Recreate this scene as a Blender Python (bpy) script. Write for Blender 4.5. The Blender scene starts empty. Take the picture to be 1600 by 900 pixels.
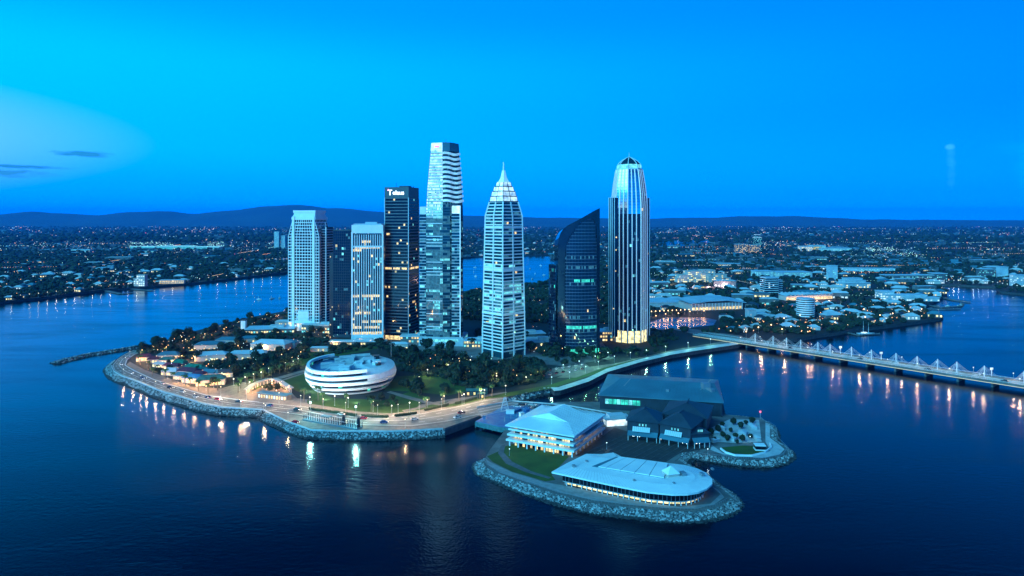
import bpy, math, random
from mathutils import Vector, noise as mnoise
from mathutils.geometry import tessellate_polygon
R = math.radians
rnd = random.Random(7)
SC = bpy.context.scene
COL = SC.collection

# ------------------------------------------------------------------ camera
H, F, HY = 150.0, 1061.0, 343.0          # camera height, focal length in photo pixels, horizon row
cam = bpy.data.objects.new('camera', bpy.data.cameras.new('camera'))
COL.objects.link(cam)
cam.location = (0, 0, H)
cam.rotation_euler = (R(90), 0, 0)
cam.data.sensor_width = 36
cam.data.lens = 36 * F / 1600
cam.data.shift_y = -(450 - HY) / 1600
cam.data.clip_start = 1
cam.data.clip_end = 120000
SC.camera = cam
SC.view_settings.view_transform = 'Standard'
SC.view_settings.look = 'None'
SC.view_settings.exposure = 0.0
SC.view_settings.gamma = 1
SC.cycles.use_light_tree = True
SC.cycles.max_bounces = 4
SC.cycles.diffuse_bounces = 1
SC.cycles.glossy_bounces = 2
SC.cycles.volume_bounces = 0
SC.cycles.sample_clamp_indirect = 4
SC.cycles.sample_clamp_direct = 0
SC.cycles.blur_glossy = 0.5

# ------------------------------------------------------------------ sky (blue hour)
W = bpy.data.worlds.new('World'); SC.world = W; W.use_nodes = True
nt = W.node_tree; nt.nodes.clear()
def N(t, **k):
    n = nt.nodes.new(t)
    for a, b in k.items(): setattr(n, a, b)
    return n
def math_(op, a, b=None, c=None, clamp=False):
    n = N('ShaderNodeMath', operation=op); n.use_clamp = clamp
    for i, v in enumerate((a, b, c)):
        if v is None: continue
        if isinstance(v, (int, float)): n.inputs[i].default_value = v
        else: nt.links.new(v, n.inputs[i])
    return n.outputs[0]
tc = N('ShaderNodeTexCoord'); sep = N('ShaderNodeSeparateXYZ')
nt.links.new(tc.outputs['Generated'], sep.inputs[0])
dx, dy, dz = sep.outputs
def ramp(fac, stops):
    n = N('ShaderNodeValToRGB'); e = n.color_ramp.elements
    n.color_ramp.interpolation = 'B_SPLINE' if False else 'EASE'
    while len(e) < len(stops): e.new(0.5)
    for el, (p, c) in zip(e, stops): el.position = p; el.color = (*c, 1)
    nt.links.new(fac, n.inputs[0]); return n.outputs[0]
zc = math_('MAXIMUM', dz, 0.0)
right = ramp(zc, [(0, (0, .56, 2.0)), (.04, (0, .39, 1.5)), (.16, (0, .30, 1.15)), (.30, (0, .25, 1.0)), (.40, (0, .045, .28)), (1, (0, .025, .18))])
left = ramp(zc, [(0, (0, .48, 2.2)), (.04, (0, .50, 2.1)), (.1, (0, .60, 2.1)), (.2, (0, .64, 1.9)), (.30, (0, .42, 1.1)), (.40, (0, .06, .32)), (1, (0, .025, .18))])
az = math_('MULTIPLY_ADD', dx, -0.85, 0.50, clamp=True)
azs = math_('SMOOTH_MIN', az, 1.0, .1)
def mix(f, a, b, bt='MIX'):
    n = N('ShaderNodeMix', data_type='RGBA', blend_type=bt)
    if isinstance(f, (int, float)): n.inputs[0].default_value = f
    else: nt.links.new(f, n.inputs[0])
    for i, v in ((6, a), (7, b)):
        if isinstance(v, tuple): n.inputs[i].default_value = (*v, 1)
        else: nt.links.new(v, n.inputs[i])
    return n.outputs[2]
def gauss(cx, cz, sx, sz):                      # a soft blob round a compass bearing (radians from north) and height
    a = math_('ARCTAN2', dx, dy)
    u = math_('DIVIDE', math_('SUBTRACT', a, cx), sx)
    v = math_('DIVIDE', math_('SUBTRACT', dz, cz), sz)
    s = math_('ADD', math_('MULTIPLY', u, u), math_('MULTIPLY', v, v))
    return math_('POWER', 2.718, math_('MULTIPLY', s, -1.0))
c = mix(azs, right, left)
glow = math_('MULTIPLY', math_('SUBTRACT', gauss(-1.35, .096, .86, .105), .36), 3.4, clamp=True)            # the last light after sunset
c = mix(math_('MULTIPLY', glow, .9, clamp=True), c, (.24, .72, 1.5))
mp = N('ShaderNodeMapping'); mp.inputs['Scale'].default_value = (16, 16, 75)
nt.links.new(tc.outputs['Generated'], mp.inputs[0])
nz = N('ShaderNodeTexNoise'); nz.inputs['Scale'].default_value = 3.2; nz.inputs['Detail'].default_value = 6
nt.links.new(mp.outputs[0], nz.inputs[0])
def wisps(cx, cz, sx, sz, thr, gain):
    g = gauss(cx, cz, sx, sz)
    t = math_('SUBTRACT', math_('MULTIPLY', nz.outputs[0], math_('POWER', g, .5)), thr)
    return math_('MULTIPLY', t, gain, clamp=True)
c = mix(wisps(-.632, .055, .036, .0045, .24, 4), c, (.03, .36, .85))
c = mix(wisps(-.625, .063, .05, .0022, .24, 4), c, (.02, .32, .80))
c = mix(wisps(-.563, .0815, .032, .0035, .24, 5), c, (.02, .34, .80))
c = mix(wisps(.574, .066, .0045, .026, .20, 1.8), c, (.02, .50, 1.2))
c = mix(wisps(.5725, .089, .0045, .0035, .2, 3), c, (.04, .55, 1.3))
c = mix(wisps(.645, .082, .026, .009, .20, 3), c, (.0, .40, 1.2))
c = mix(wisps(.648, .055, .010, .022, .20, 3), c, (.0, .44, 1.1))
bg = N('ShaderNodeBackground'); bg.inputs[1].default_value = 1.0
nt.links.new(c, bg.inputs[0])
wo = N('ShaderNodeOutputWorld'); nt.links.new(bg.outputs[0], wo.inputs[0])

# afterglow: one very soft, weak sun low in the west (left of and behind the camera)
sl = bpy.data.lights.new('afterglow_sun', 'SUN'); sl.energy = 5.0; sl.angle = R(50); sl.color = (.12, .70, 1.0)
so = bpy.data.objects.new('afterglow_sun', sl); COL.objects.link(so)
so.rotation_euler = Vector((-.60, -.60, .50)).to_track_quat('Z', 'Y').to_euler()

# ------------------------------------------------------------------ helpers
ZL, ZI = 4.0, 3.0
def G(px, py, z=0.0):
    d = (H - z) * F / (py - HY)
    return Vector(((px - 800) * d / F, d, z))
def dist(py, z=ZL): return (H - z) * F / (py - HY)

class MB:
    def __init__(s): s.v = []; s.f = []; s.m = []
    def face(s, pts, mi=0):
        n = len(s.v); s.v.extend([tuple(p) for p in pts]); s.f.append(tuple(range(n, n + len(pts)))); s.m.append(mi)
    def box(s, cx, cy, z0, z1, sx, sy, rot=0, mi=0, top=None):
        c_, s_ = math.cos(rot), math.sin(rot)
        P = [(cx + x * c_ - y * s_, cy + x * s_ + y * c_) for x, y in ((-sx/2, -sy/2), (sx/2, -sy/2), (sx/2, sy/2), (-sx/2, sy/2))]
        s.prism(P, z0, z1, mi, mi if top is None else top)
    def prism(s, P, z0, z1, mi=0, top=None, P2=None, bottom=True):
        P2 = P2 or P; n = len(P); b = len(s.v)
        s.v += [(x, y, z0) for x, y in P] + [(x, y, z1) for x, y in P2]
        for i in range(n):
            j = (i + 1) % n; s.f.append((b + i, b + j, b + n + j, b + n + i)); s.m.append(mi)
        s.f.append(tuple(b + n + i for i in range(n))); s.m.append(mi if top is None else top)
        if bottom: s.f.append(tuple(b + n - 1 - i for i in range(n))); s.m.append(mi)
    def obox(s, p, q, w, h, mi=0, up=Vector((0, 0, 1))):   # a bar from p to q
        p, q = Vector(p), Vector(q); d = (q - p).normalized()
        a = d.cross(up)
        if a.length < 1e-3: a = d.cross(Vector((0, 1, 0)))
        a.normalize(); b_ = a.cross(d).normalized()
        c8 = [r + a * (w/2) * i + b_ * (h/2) * j for r in (p, q) for i, j in ((-1, -1), (1, -1), (1, 1), (-1, 1))]
        n = len(s.v); s.v += [tuple(x) for x in c8]
        for f in ((0, 1, 5, 4), (1, 2, 6, 5), (2, 3, 7, 6), (3, 0, 4, 7), (3, 2, 1, 0), (4, 5, 6, 7)):
            s.f.append(tuple(n + k for k in f)); s.m.append(mi)
    def cyl(s, x, y, z0, z1, r0, r1=None, n=8, mi=0):
        r1 = r0 if r1 is None else r1
        A = [(x + r0 * math.cos(2*math.pi*k/n), y + r0 * math.sin(2*math.pi*k/n)) for k in range(n)]
        B = [(x + r1 * math.cos(2*math.pi*k/n), y + r1 * math.sin(2*math.pi*k/n)) for k in range(n)]
        s.prism(A, z0, z1, mi, None, B)
    def ball(s, x, y, z, r, mi=0, rz=None, n=6, jit=0):
        rz = rz or r; rows = [(-1, 0), (-.5, .866), (.5, .866), (1, 0)]
        b = len(s.v); s.v.append((x, y, z - rz))
        for q in (-.5, .5):
            for k in range(n):
                a = 2*math.pi*k/n + q; j = 1 + (rnd.uniform(-jit, jit) if jit else 0)
                s.v.append((x + .866*r*j*math.cos(a), y + .866*r*j*math.sin(a), z + q*rz*j))
        s.v.append((x, y, z + rz))
        for k in range(n):
            j = (k + 1) % n
            s.f += [(b, b+1+j, b+1+k), (b+1+k, b+1+j, b+1+n+j, b+1+n+k), (b+1+n+k, b+1+n+j, b+1+2*n)]; s.m += [mi]*3
    def flat(s, pts, z, mi=0):              # concave polygon laid flat
        pts = [Vector((p[0], p[1], 0)) for p in pts]
        for t in tessellate_polygon([pts]):
            a, b, c_ = [pts[i] if not isinstance(i, Vector) else i for i in t]
            if (b - a).cross(c_ - a).z < 0: b, c_ = c_, b
            s.face([(q.x, q.y, z) for q in (a, b, c_)], mi)
    def slab(s, pts, z0, z1, mi=0, side=None):
        s.flat(pts, z1, mi); side = mi if side is None else side
        area = sum(pts[i-1][0]*pts[i][1] - pts[i][0]*pts[i-1][1] for i in range(len(pts)))
        P = list(pts) if area > 0 else list(reversed(pts))
        for i in range(len(P)):
            a, b = P[i-1], P[i]
            s.face([(a[0], a[1], z0), (b[0], b[1], z0), (b[0], b[1], z1), (a[0], a[1], z1)], side)
    def build(s, name, mats, parent=None, smooth=False, **props):
        me = bpy.data.meshes.new(name); me.from_pydata(s.v, [], s.f)
        mats = mats if isinstance(mats, (list, tuple)) else [mats]
        for m in mats: me.materials.append(m)
        if len(mats) > 1: me.polygons.foreach_set('material_index', s.m)
        if smooth: me.polygons.foreach_set('use_smooth', [True]*len(s.f))
        me.update()
        o = bpy.data.objects.new(name, me); COL.objects.link(o)
        if parent: o.parent = parent
        for k, v in props.items(): o[k] = v
        return o

def tag(o, label, cat, group=None):
    o['label'] = label; o['category'] = cat
    if group: o['group'] = group
    return o
def empty(name, loc, rz=0, label=None, cat=None, group=None):
    o = bpy.data.objects.new(name, None); COL.objects.link(o); o.location = loc; o.rotation_euler = (0, 0, rz)
    if label: tag(o, label, cat, group)
    return o
def copy_tree(o, loc=None, rz=0, sc=None, parent=None, label=None, kids=True):
    c_ = o.copy(); COL.objects.link(c_); c_.parent = parent
    if loc is not None: c_.location = loc; c_.rotation_euler = (0, 0, rz)
    if sc is not None: c_.scale = sc if isinstance(sc, tuple) else (sc, sc, sc)
    if label: c_['label'] = label
    if kids:
        for ch in o.children: copy_tree(ch, parent=c_)
    return c_

# ------------------------------------------------------------------ materials
def mat(name, base, rough=.6, metal=0.0, ior=1.45, em=None, es=0, nz=None, bump=None, sample=None, em_noise=None):
    m = bpy.data.materials.new(name); m.use_nodes = True; t = m.node_tree; b = t.nodes['Principled BSDF']
    b.inputs['Base Color'].default_value = (*base, 1); b.inputs['Roughness'].default_value = rough
    b.inputs['Metallic'].default_value = metal; b.inputs['IOR'].default_value = ior
    gm = t.nodes.new('ShaderNodeNewGeometry')
    if nz:
        n = t.nodes.new('ShaderNodeTexNoise'); n.inputs['Scale'].default_value = nz[0]; n.inputs['Detail'].default_value = 5
        t.links.new(gm.outputs['Position'], n.inputs['Vector'])
        x = t.nodes.new('ShaderNodeMix'); x.data_type = 'RGBA'
        col2 = nz[1]
        x.inputs[6].default_value = (*base, 1); x.inputs[7].default_value = (*col2, 1)
        r = t.nodes.new('ShaderNodeMapRange'); r.inputs[1].default_value = .36; r.inputs[2].default_value = .64
        t.links.new(n.outputs[0], r.inputs[0]); t.links.new(r.outputs[0], x.inputs[0])
        t.links.new(x.outputs[2], b.inputs['Base Color'])
    if bump:
        n = t.nodes.new('ShaderNodeTexNoise'); n.inputs['Scale'].default_value = bump[0]; n.inputs['Detail'].default_value = 4
        t.links.new(gm.outputs['Position'], n.inputs['Vector'])
        u = t.nodes.new('ShaderNodeBump'); u.inputs['Strength'].default_value = bump[1]; u.inputs['Distance'].default_value = bump[2]
        t.links.new(n.outputs[0], u.inputs['Height']); t.links.new(u.outputs[0], b.inputs['Normal'])
    if em:
        b.inputs['Emission Color'].default_value = (*em, 1); b.inputs['Emission Strength'].default_value = es
        if em_noise:
            n = t.nodes.new('ShaderNodeTexNoise'); n.inputs['Scale'].default_value = em_noise
            t.links.new(gm.outputs['Position'], n.inputs['Vector'])
            r = t.nodes.new('ShaderNodeMapRange'); r.inputs[1].default_value = .35; r.inputs[2].default_value = .65
            r.inputs[3].default_value = es * .35; r.inputs[4].default_value = es * 1.5
            t.links.new(n.outputs[0], r.inputs[0]); t.links.new(r.outputs[0], b.inputs['Emission Strength'])
        if sample: m.cycles.emission_sampling = sample
        else: m.cycles.emission_sampling = 'NONE'
    return m
def glassy(name, base, ior=1.7, rough=.06, lo=.6):
    return mat(name, base, rough, 0, ior, nz=(.05, tuple(v * lo for v in base)), bump=(.12, .05, .4))

M_white = mat('white_paint', (.78, .80, .82), .5, nz=(.3, (.68, .70, .72)))
M_bright = mat('bright_white_cladding', (.85, .86, .88), .35, nz=(.15, (.78, .80, .82)))
M_cream = mat('pale_concrete', (.56, .58, .60), .6, nz=(.2, (.40, .42, .45)))
M_conc = mat('concrete', (.17, .175, .18), .75, nz=(.12, (.10, .105, .11)), bump=(1, .3, .1))
M_roofpale = mat('pale_sheet_roof', (.84, .86, .88), .38, nz=(.07, (.68, .74, .80)), bump=(.8, .2, .08))
M_dkconc = mat('dark_concrete', (.12, .13, .15), .8, nz=(.3, (.08, .09, .10)))
M_asph = mat('asphalt', (.22, .20, .19), .7, nz=(.09, (.13, .12, .12)))
M_pave = mat('pink_paving', (.24, .19, .17), .75, nz=(.25, (.16, .13, .12)))
M_paint = mat('road_marking', (.75, .75, .72), .6)
M_grass = mat('lawn_grass', (.045, .10, .012), .9, nz=(.08, (.028, .065, .008)), bump=(2, .5, .2))
M_soil = mat('dark_city_ground', (.012, .016, .016), .9, nz=(.01, (.022, .028, .028)))
M_leaf = mat('foliage', (.016, .036, .012), .8, nz=(.3, (.012, .024, .010)))
M_leaf2 = mat('dark_foliage', (.016, .032, .018), .85, nz=(.2, (.010, .020, .011)))
M_palm = mat('palm_frond', (.06, .12, .03), .6, nz=(.6, (.04, .09, .02)))
M_bark = mat('bark', (.16, .12, .09), .9, nz=(2, (.10, .08, .06)))
M_rock = mat('riprap_stone', (.58, .59, .60), .85, nz=(.5, (.13, .135, .15)), bump=(1.5, .6, .3))
M_rock2 = mat('weathered_stone', (.16, .165, .18), .9, nz=(.8, (.09, .095, .10)))
M_rockbase = mat('wet_rock_bank', (.07, .075, .08), .7, nz=(.5, (.03, .035, .04)))
M_metal = mat('grey_metal', (.35, .37, .4), .4, .6)
M_dark = mat('black_cladding', (.018, .02, .028), .3, nz=(.1, (.03, .034, .045)))
M_roofblue = mat('pale_metal_roof', (.55, .60, .66), .4, nz=(.06, (.42, .48, .54)), bump=(.6, .2, .1))
M_roofdark = mat('dark_metal_roof', (.03, .055, .08), .5, nz=(.1, (.022, .04, .06)))
M_shed = mat('slate_blue_cladding', (.02, .04, .065), .55, nz=(.2, (.014, .028, .045)))
M_ware = mat('teal_grey_roof', (.06, .20, .27), .5, nz=(.05, (.045, .15, .21)))
M_prom = mat('promenade_paving', (.30, .32, .34), .7, nz=(.3, (.22, .235, .25)))
M_deckblue = mat('blue_deck_paint', (.04, .22, .38), .5, nz=(.3, (.03, .12, .33)))
M_teal = mat('teal_roof', (.03, .17, .17), .6, nz=(.4, (.02, .09, .10)))
M_green = mat('green_roof', (.03, .22, .14), .6, nz=(.4, (.02, .12, .08)))
M_maroon = mat('maroon_roof', (.13, .03, .06), .6, nz=(.5, (.08, .02, .04)))
M_wood = mat('dark_timber_deck', (.055, .05, .05), .7, nz=(.3, (.035, .035, .04)))
M_gls = glassy('blue_tinted_glass', (.012, .03, .06), 1.5)
M_glsT = glassy('teal_tinted_glass', (.008, .05, .075), 1.6)
M_glsK = glassy('black_tinted_glass', (.006, .010, .020), 1.38)
M_glsD = glassy('deep_blue_glass', (.006, .016, .042), 1.45)
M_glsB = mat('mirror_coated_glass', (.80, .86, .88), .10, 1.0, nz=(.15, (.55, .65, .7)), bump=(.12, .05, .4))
M_warm = mat('warm_lit_window', (.3, .2, .1), .3, em=(1, .68, .28), es=1.1, em_noise=.35)
M_yel = mat('yellow_lit_window', (.3, .25, .1), .3, em=(1, .82, .38), es=1.5, em_noise=.3)
M_cyan = mat('cool_lit_window', (.1, .3, .3), .3, em=(.22, .85, .85), es=.75, em_noise=.3)
M_tealw = mat('green_lit_window', (.05, .3, .2), .3, em=(.05, .75, .55), es=.8, em_noise=.3)
M_whw = mat('white_lit_window', (.4, .4, .4), .3, em=(.75, .95, 1), es=1.0, em_noise=.25)
M_dim = mat('dim_lit_window', (.03, .08, .1), .2, em=(.1, .42, .55), es=.32, em_noise=.3)
M_crown = mat('glowing_crown_panel', (.7, .72, .75), .3, em=(.62, .93, 1), es=.78, em_noise=.2)
M_sign = mat('lit_sign_face', (.8, .8, .8), .4, em=(1, .95, 1), es=1.6)
M_pink = mat('pink_lit_sign', (.6, .1, .3), .4, em=(1, .12, .4), es=1.6)
M_sand = mat('warm_floodlit_stone', (.62, .5, .46), .7, nz=(.1, (.5, .40, .38)))
M_lampw = mat('warm_lamp', (.8, .8, .8), .4, em=(1, .80, .48), es=2.2)
M_lampo = mat('amber_lamp', (.8, .7, .6), .4, em=(1, .52, .18), es=5)
M_lampc = mat('cool_lamp', (.8, .8, .8), .4, em=(.75, 1, 1), es=2.4)
CL = [mat('distant_warm_light', (.5, .4, .3), .5, em=(1, .58, .24), es=3.4),
      mat('distant_white_light', (.5, .5, .5), .5, em=(.65, .9, 1), es=2.0),
      mat('distant_green_light', (.3, .5, .5), .5, em=(.45, 1, .82), es=2.6),
      mat('distant_orange_light', (.5, .3, .2), .5, em=(1, .36, .10), es=4),
      mat('distant_red_light', (.5, .1, .1), .5, em=(1, .10, .18), es=2.6)]

# ------------------------------------------------------------------ water
def water_mat(name, base, r0, r1):
    m = bpy.data.materials.new(name); m.use_nodes = True; t = m.node_tree; b = t.nodes['Principled BSDF']
    b.inputs['Base Color'].default_value = (*base, 1); b.inputs['IOR'].default_value = 1.25; b.inputs['Specular Tint'].default_value = (.1, .5, 1, 1)
    g = t.nodes.new('ShaderNodeNewGeometry')
    def noise_(sc, det, stretch=None, dist_=0):
        n = t.nodes.new('ShaderNodeTexNoise'); n.inputs['Scale'].default_value = sc; n.inputs['Detail'].default_value = det
        n.inputs['Distortion'].default_value = dist_
        mp_ = t.nodes.new('ShaderNodeMapping'); mp_.inputs['Scale'].default_value = stretch or (1, 1, 1); mp_.inputs['Rotation'].default_value = (0, 0, .5)
        t.links.new(g.outputs['Position'], mp_.inputs[0]); t.links.new(mp_.outputs[0], n.inputs[0]); return n.outputs[0]
    rr = t.nodes.new('ShaderNodeMapRange'); rr.inputs[1].default_value = .35; rr.inputs[2].default_value = .65
    rr.inputs[3].default_value = r0; rr.inputs[4].default_value = r1
    t.links.new(noise_(.006, 3, (1, 3.5, 1), .6), rr.inputs[0]); t.links.new(rr.outputs[0], b.inputs['Roughness'])
    b1 = t.nodes.new('ShaderNodeBump'); b1.inputs['Strength'].default_value = 1; b1.inputs['Distance'].default_value = .13
    sr = t.nodes.new('ShaderNodeMapRange'); sr.inputs[1].default_value = .38; sr.inputs[2].default_value = .62; sr.inputs[3].default_value = .25; sr.inputs[4].default_value = 1.25
    t.links.new(noise_(.011, 4, (1, 2.6, 1), 1.2), sr.inputs[0]); t.links.new(sr.outputs[0], b1.inputs['Strength'])
    t.links.new(noise_(.16, 6, (1, 2.2, 1)), b1.inputs['Height'])
    b2 = t.nodes.new('ShaderNodeBump'); b2.inputs['Strength'].default_value = 1; b2.inputs['Distance'].default_value = .07
    t.links.new(noise_(.75, 2), b2.inputs['Height']); t.links.new(b1.outputs[0], b2.inputs['Normal'])
    t.links.new(b2.outputs[0], b.inputs['Normal'])
    return m
M_water = water_mat('harbour_water', (.0, .001, .006), .09, .21)
mb = MB(); mb.face([(-9000, -1500, 0), (9000, -1500, 0), (9000, 9000, 0), (-9000, 9000, 0)])
mb.build('water', M_water, kind='structure')

# ------------------------------------------------------------------ land
def PG(pts, z=ZL): return [G(a, b, z).xy for a, b in pts]
riv_n = [(457, 424), (560, 413), (660, 406), (740, 401), (858, 398)]
riv_s = [(868, 410), (870, 425), (862, 438), (840, 443), (790, 449), (735, 454), (660, 461), (560, 469), (500, 476), (455, 484), (380, 498), (290, 521), (225, 543)]
west = [(209, 546), (194, 553), (181, 562), (172, 571), (176, 580), (189, 588), (215, 597), (249, 611), (284, 622), (316, 632), (347, 638), (382, 640), (411, 641)]
south = [(415, 644), (447, 659), (486, 673), (520, 674.5), (560, 675), (610, 675), (660, 673), (694, 671)]
quay = [(748, 652), (792, 632)]
canal = [(792, 621), (858, 605)]
prom = [(866, 611), (876, 610), (920, 596), (950, 581), (1000, 566), (1050, 554), (1100, 546), (1154, 538)]
rshore = [(1162, 534), (1200, 532), (1244, 529), (1280, 523), (1311, 519), (1340, 514), (1400, 507), (1469, 497), (1474, 493), (1442, 488), (1446, 477), (1470, 466), (1480, 457), (1472, 450), (1455, 444), (1500, 445), (1555, 448), (1562, 455), (1600, 459)]
land = ([Vector((-29000, -1500)), Vector((-3500, -1500)), Vector((-1700, -300))] + PG([(0, 472)]) +
        PG([(103, 460), (165, 452), (239, 447), (311, 441)]) + PG(riv_n + riv_s + west + south + quay + canal + prom + rshore) +
        [Vector((1500, 1250)), Vector((2600, 300)), Vector((4500, -1500)), Vector((29000, -1500)), Vector((29000, 28500)), Vector((-29000, 28500))])
mb = MB(); mb.slab(land, -3, ZL, 0, 1)
mb.build('land', [M_soil, M_rockbase], kind='structure')

isl1 = [(758, 716), (754, 722), (759, 731), (781, 741), (816, 754.5), (871, 773), (927, 786.5), (983, 793.5), (1039, 798.5), (1088, 799.5), (1122, 793), (1139, 784), (1142, 777), (1134, 767), (1112, 753), (1090, 735), (1060, 719), (1066, 708), (1080, 706), (1115, 711.5), (1160, 718), (1195, 719), (1218, 714), (1230, 706), (1228, 699), (1216, 691), (1205, 684), (1206, 672), (1201, 662), (1188, 653), (1150, 649), (1120, 646), (1010, 632), (935, 628), (870, 628), (830, 634), (800, 645), (786, 676), (766, 702)]
i1 = PG(isl1, ZI)
mb = MB(); mb.slab(i1, -3, ZI, 0, 1)
mb.build('island', [M_conc, M_rockbase], kind='structure')

# hills on the horizon
prof = [(-700, 334), (-300, 338), (-100, 336), (0, 336), (50, 330), (80, 333), (150, 336), (210, 331), (260, 330), (300, 334), (360, 329), (420, 322), (460, 320), (520, 325), (600, 331), (660, 335), (730, 337), (850, 340), (1000, 341.5), (1100, 340), (1170, 338), (1240, 337.5), (1300, 340.5), (1360, 343), (1460, 343.5), (1540, 344), (1800, 343), (2300, 341)]
mb = MB(); D0 = 17000; vs = []; nn = 0; rows = 7
xs = [prof[0][0] + (prof[-1][0] - prof[0][0]) * k / 260 for k in range(261)]
def pyat(x):
    for (a, b), (c_, d_) in zip(prof, prof[1:]):
        if a <= x <= c_:
            t = (x - a) / (c_ - a); t = t*t*(3-2*t); return b + (d_ - b)*t
for x in xs:
    hgt = H + (HY - pyat(x)) * D0 / F; hgt += 14 * mnoise.fractal(Vector((x*.03, 0, 0)), 1, 2, 4)
    for r in range(rows):
        u = r / (rows - 1); dd = D0 - 3500 + 7000*u
        zz = max(2, hgt * math.sin(math.pi*u)**1.3 * (1 + .18*mnoise.noise(Vector((x*.02, u*4, 3)))) if r not in (0, rows-1) else 2)
        if r == rows//2: zz = max(2, hgt)
        vs.append(((x - 800)*D0/F*(1 + (u-.5)*.2), dd, zz))
mb.v = vs
for i in range(260):
    for r in range(rows-1):
        a = i*rows + r; mb.f.append((a, a+rows, a+rows+1, a+1)); mb.m.append(0)
mb.build('hills', mat('hazed_hill_forest', (.025, .07, .12), .9, nz=(.0012, (.035, .09, .13))), smooth=True, kind='structure')  # bluish base colour stands in for part of the distance haze

# a distant lake and far bay
M_lake = water_mat('lake_water', (.001, .02, .07), .2, .3)
mb = MB(); mb.flat(PG([(1028, 376), (1110, 375), (1106, 383), (1032, 386)], ZL+.3), ZL+.3); mb.build('lake', M_lake, kind='structure')
mb = MB(); mb.flat(PG([(1578, 418), (1700, 416), (1700, 428), (1590, 424)], ZL+.3), ZL+.3); mb.build('far_bay_water', M_lake, kind='structure')
mb = MB(); mb.flat(PG([(1016, 503), (1040, 496), (1100, 496), (1120, 500), (1115, 508), (1060, 514), (1016, 515)], ZL+.3), ZL+.3); mb.build('lagoon_water', M_lake, kind='structure')

# ------------------------------------------------------------------ sheets on the peninsula
_lay = [0]
def sheet(name, pts, m, z=ZL, lift=None, kind='structure'):
    _lay[0] += 1
    zz = z + (lift if lift is not None else .02 + .006*_lay[0])
    b = MB(); b.flat(PG(pts, zz), zz); return b.build(name, m, kind=kind)
road_out = [(209, 547), (195, 553.5), (183, 562), (175, 571), (178, 579), (190, 586.5), (215, 595.5), (249, 609), (284, 620), (316, 630), (347, 636), (382, 638), (415, 642), (468, 649), (515, 659), (560, 665), (641, 667), (696, 660), (753, 648), (792, 632)]
road_in = [(225, 549), (211, 554), (199, 562), (196, 571), (210, 579), (240, 593), (282, 606), (324, 618), (382, 626), (430, 631), (480, 636), (560, 649), (610, 650), (660, 646), (710, 636), (760, 625), (792, 622)]
sheet('pavement', [(415, 642)] + south + [(753, 648.5), (696, 660.5), (641, 667.5), (560, 665.5), (515, 659.5), (468, 649.5)], M_pave)
sheet('pavement', [(196, 571), (203, 565), (226, 578), (262, 590), (300, 604), (345, 607), (380, 597), (402, 600), (384, 608), (420, 618), (480, 624), (560, 637), (612, 641), (700, 624), (792, 612), (792, 622), (760, 625.5), (710, 636.5), (660, 646.5), (610, 650.5), (560, 649.5), (480, 636.5), (430, 631.5), (382, 626.5), (324, 618.5), (282, 606.5), (240, 593.5), (210, 579.5)], M_pave)
sheet('road', road_out + road_in[::-1], M_asph)
def lerp(a, b, t): return (a[0] + (b[0]-a[0])*t, a[1] + (b[1]-a[1])*t)
def resample(P, n):
    P = [Vector(p) for p in P]; L = [0]
    for a, b in zip(P, P[1:]): L.append(L[-1] + (b-a).length)
    out = []
    for k in range(n):
        s_ = L[-1]*k/(n-1)
        for i in range(len(P)-1):
            if s_ <= L[i+1] + 1e-6:
                t = (s_ - L[i])/max(1e-6, L[i+1]-L[i]); out.append(P[i].lerp(P[i+1], t)); break
    return out
RO = resample(PG(road_out), 121); RI = resample(PG(road_in), 121)
def strip(name, side_t, w, m, zz, dash=None, a0=0, a1=120):
    b = MB()
    for k in range(a0, a1):
        if dash and (k % dash[0]) >= dash[1]: continue
        p, q = RO[k].lerp(RI[k], side_t), RO[k+1].lerp(RI[k+1], side_t)
        d = (q-p).normalized(); n_ = Vector((-d.y, d.x))*(w/2)
        b.face([(*(p-n_), zz), (*(q-n_), zz), (*(q+n_), zz), (*(p+n_), zz)])
    return b.build(name, m, kind='structure')
for t_, dsh in ((.06, None), (.94, None), (.5, None), (.27, (3, 1)), (.73, (3, 1))):
    strip('lane_marking', t_, .45, M_paint, ZL+.3, dsh)
b = MB()                                         # planted median and kerb
for k in range(8, 70):
    p, q = RO[k].lerp(RI[k], .985), RO[k+1].lerp(RI[k+1], .985)
    b.obox((*p, ZL+.2), (*q, ZL+.2), .5, .4)
b.build('kerb', M_cream, kind='structure')
lawns = [[(480, 630), (560, 643), (612, 646), (660, 640), (705, 630), (700, 627), (655, 636), (612, 641), (560, 638), (480, 625)], [(424, 600), (477, 583), (486, 590), (492, 612), (478, 617), (455, 607)], [(486, 606), (520, 622), (600, 625), (640, 612), (668, 620), (648, 640), (610, 643), (560, 640), (500, 630), (486, 625)],
         [(600, 610), (620, 588), (700, 585), (720, 600), (760, 604), (700, 618), (650, 612)], [(440, 560), (470, 545), (540, 540), (600, 542), (560, 551), (500, 560), (470, 572)],
         [(660, 640), (720, 628), (790, 614), (860, 601), (935, 577), (985, 563), (1010, 562), (950, 577), (862, 607), (792, 620), (760, 623), (710, 635)],
         [(400, 600), (420, 606), (440, 600), (452, 606), (440, 614), (400, 612)]]
for L in lawns: sheet('lawn', L, M_grass)
sheet('park_road', [(381, 607), (430, 590), (478, 577), (480, 580), (432, 594), (384, 611)], M_asph)
sheet('park_path', [(422, 599), (477, 581.5), (478, 583), (424, 601)], M_pave)
sheet('park_path', [(604, 613), (610, 611), (640, 619), (670, 627), (690, 631), (720, 622), (722, 624), (692, 634), (668, 631), (636, 623)], M_pave)
sheet('park_path', [(628, 641), (664, 634), (666, 636), (632, 644)], M_pave)
sheet('park_plaza', [(384, 617), (405, 606), (426, 600), (440, 606), (456, 614), (466, 624), (430, 627), (395, 622)], M_pave)
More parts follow.
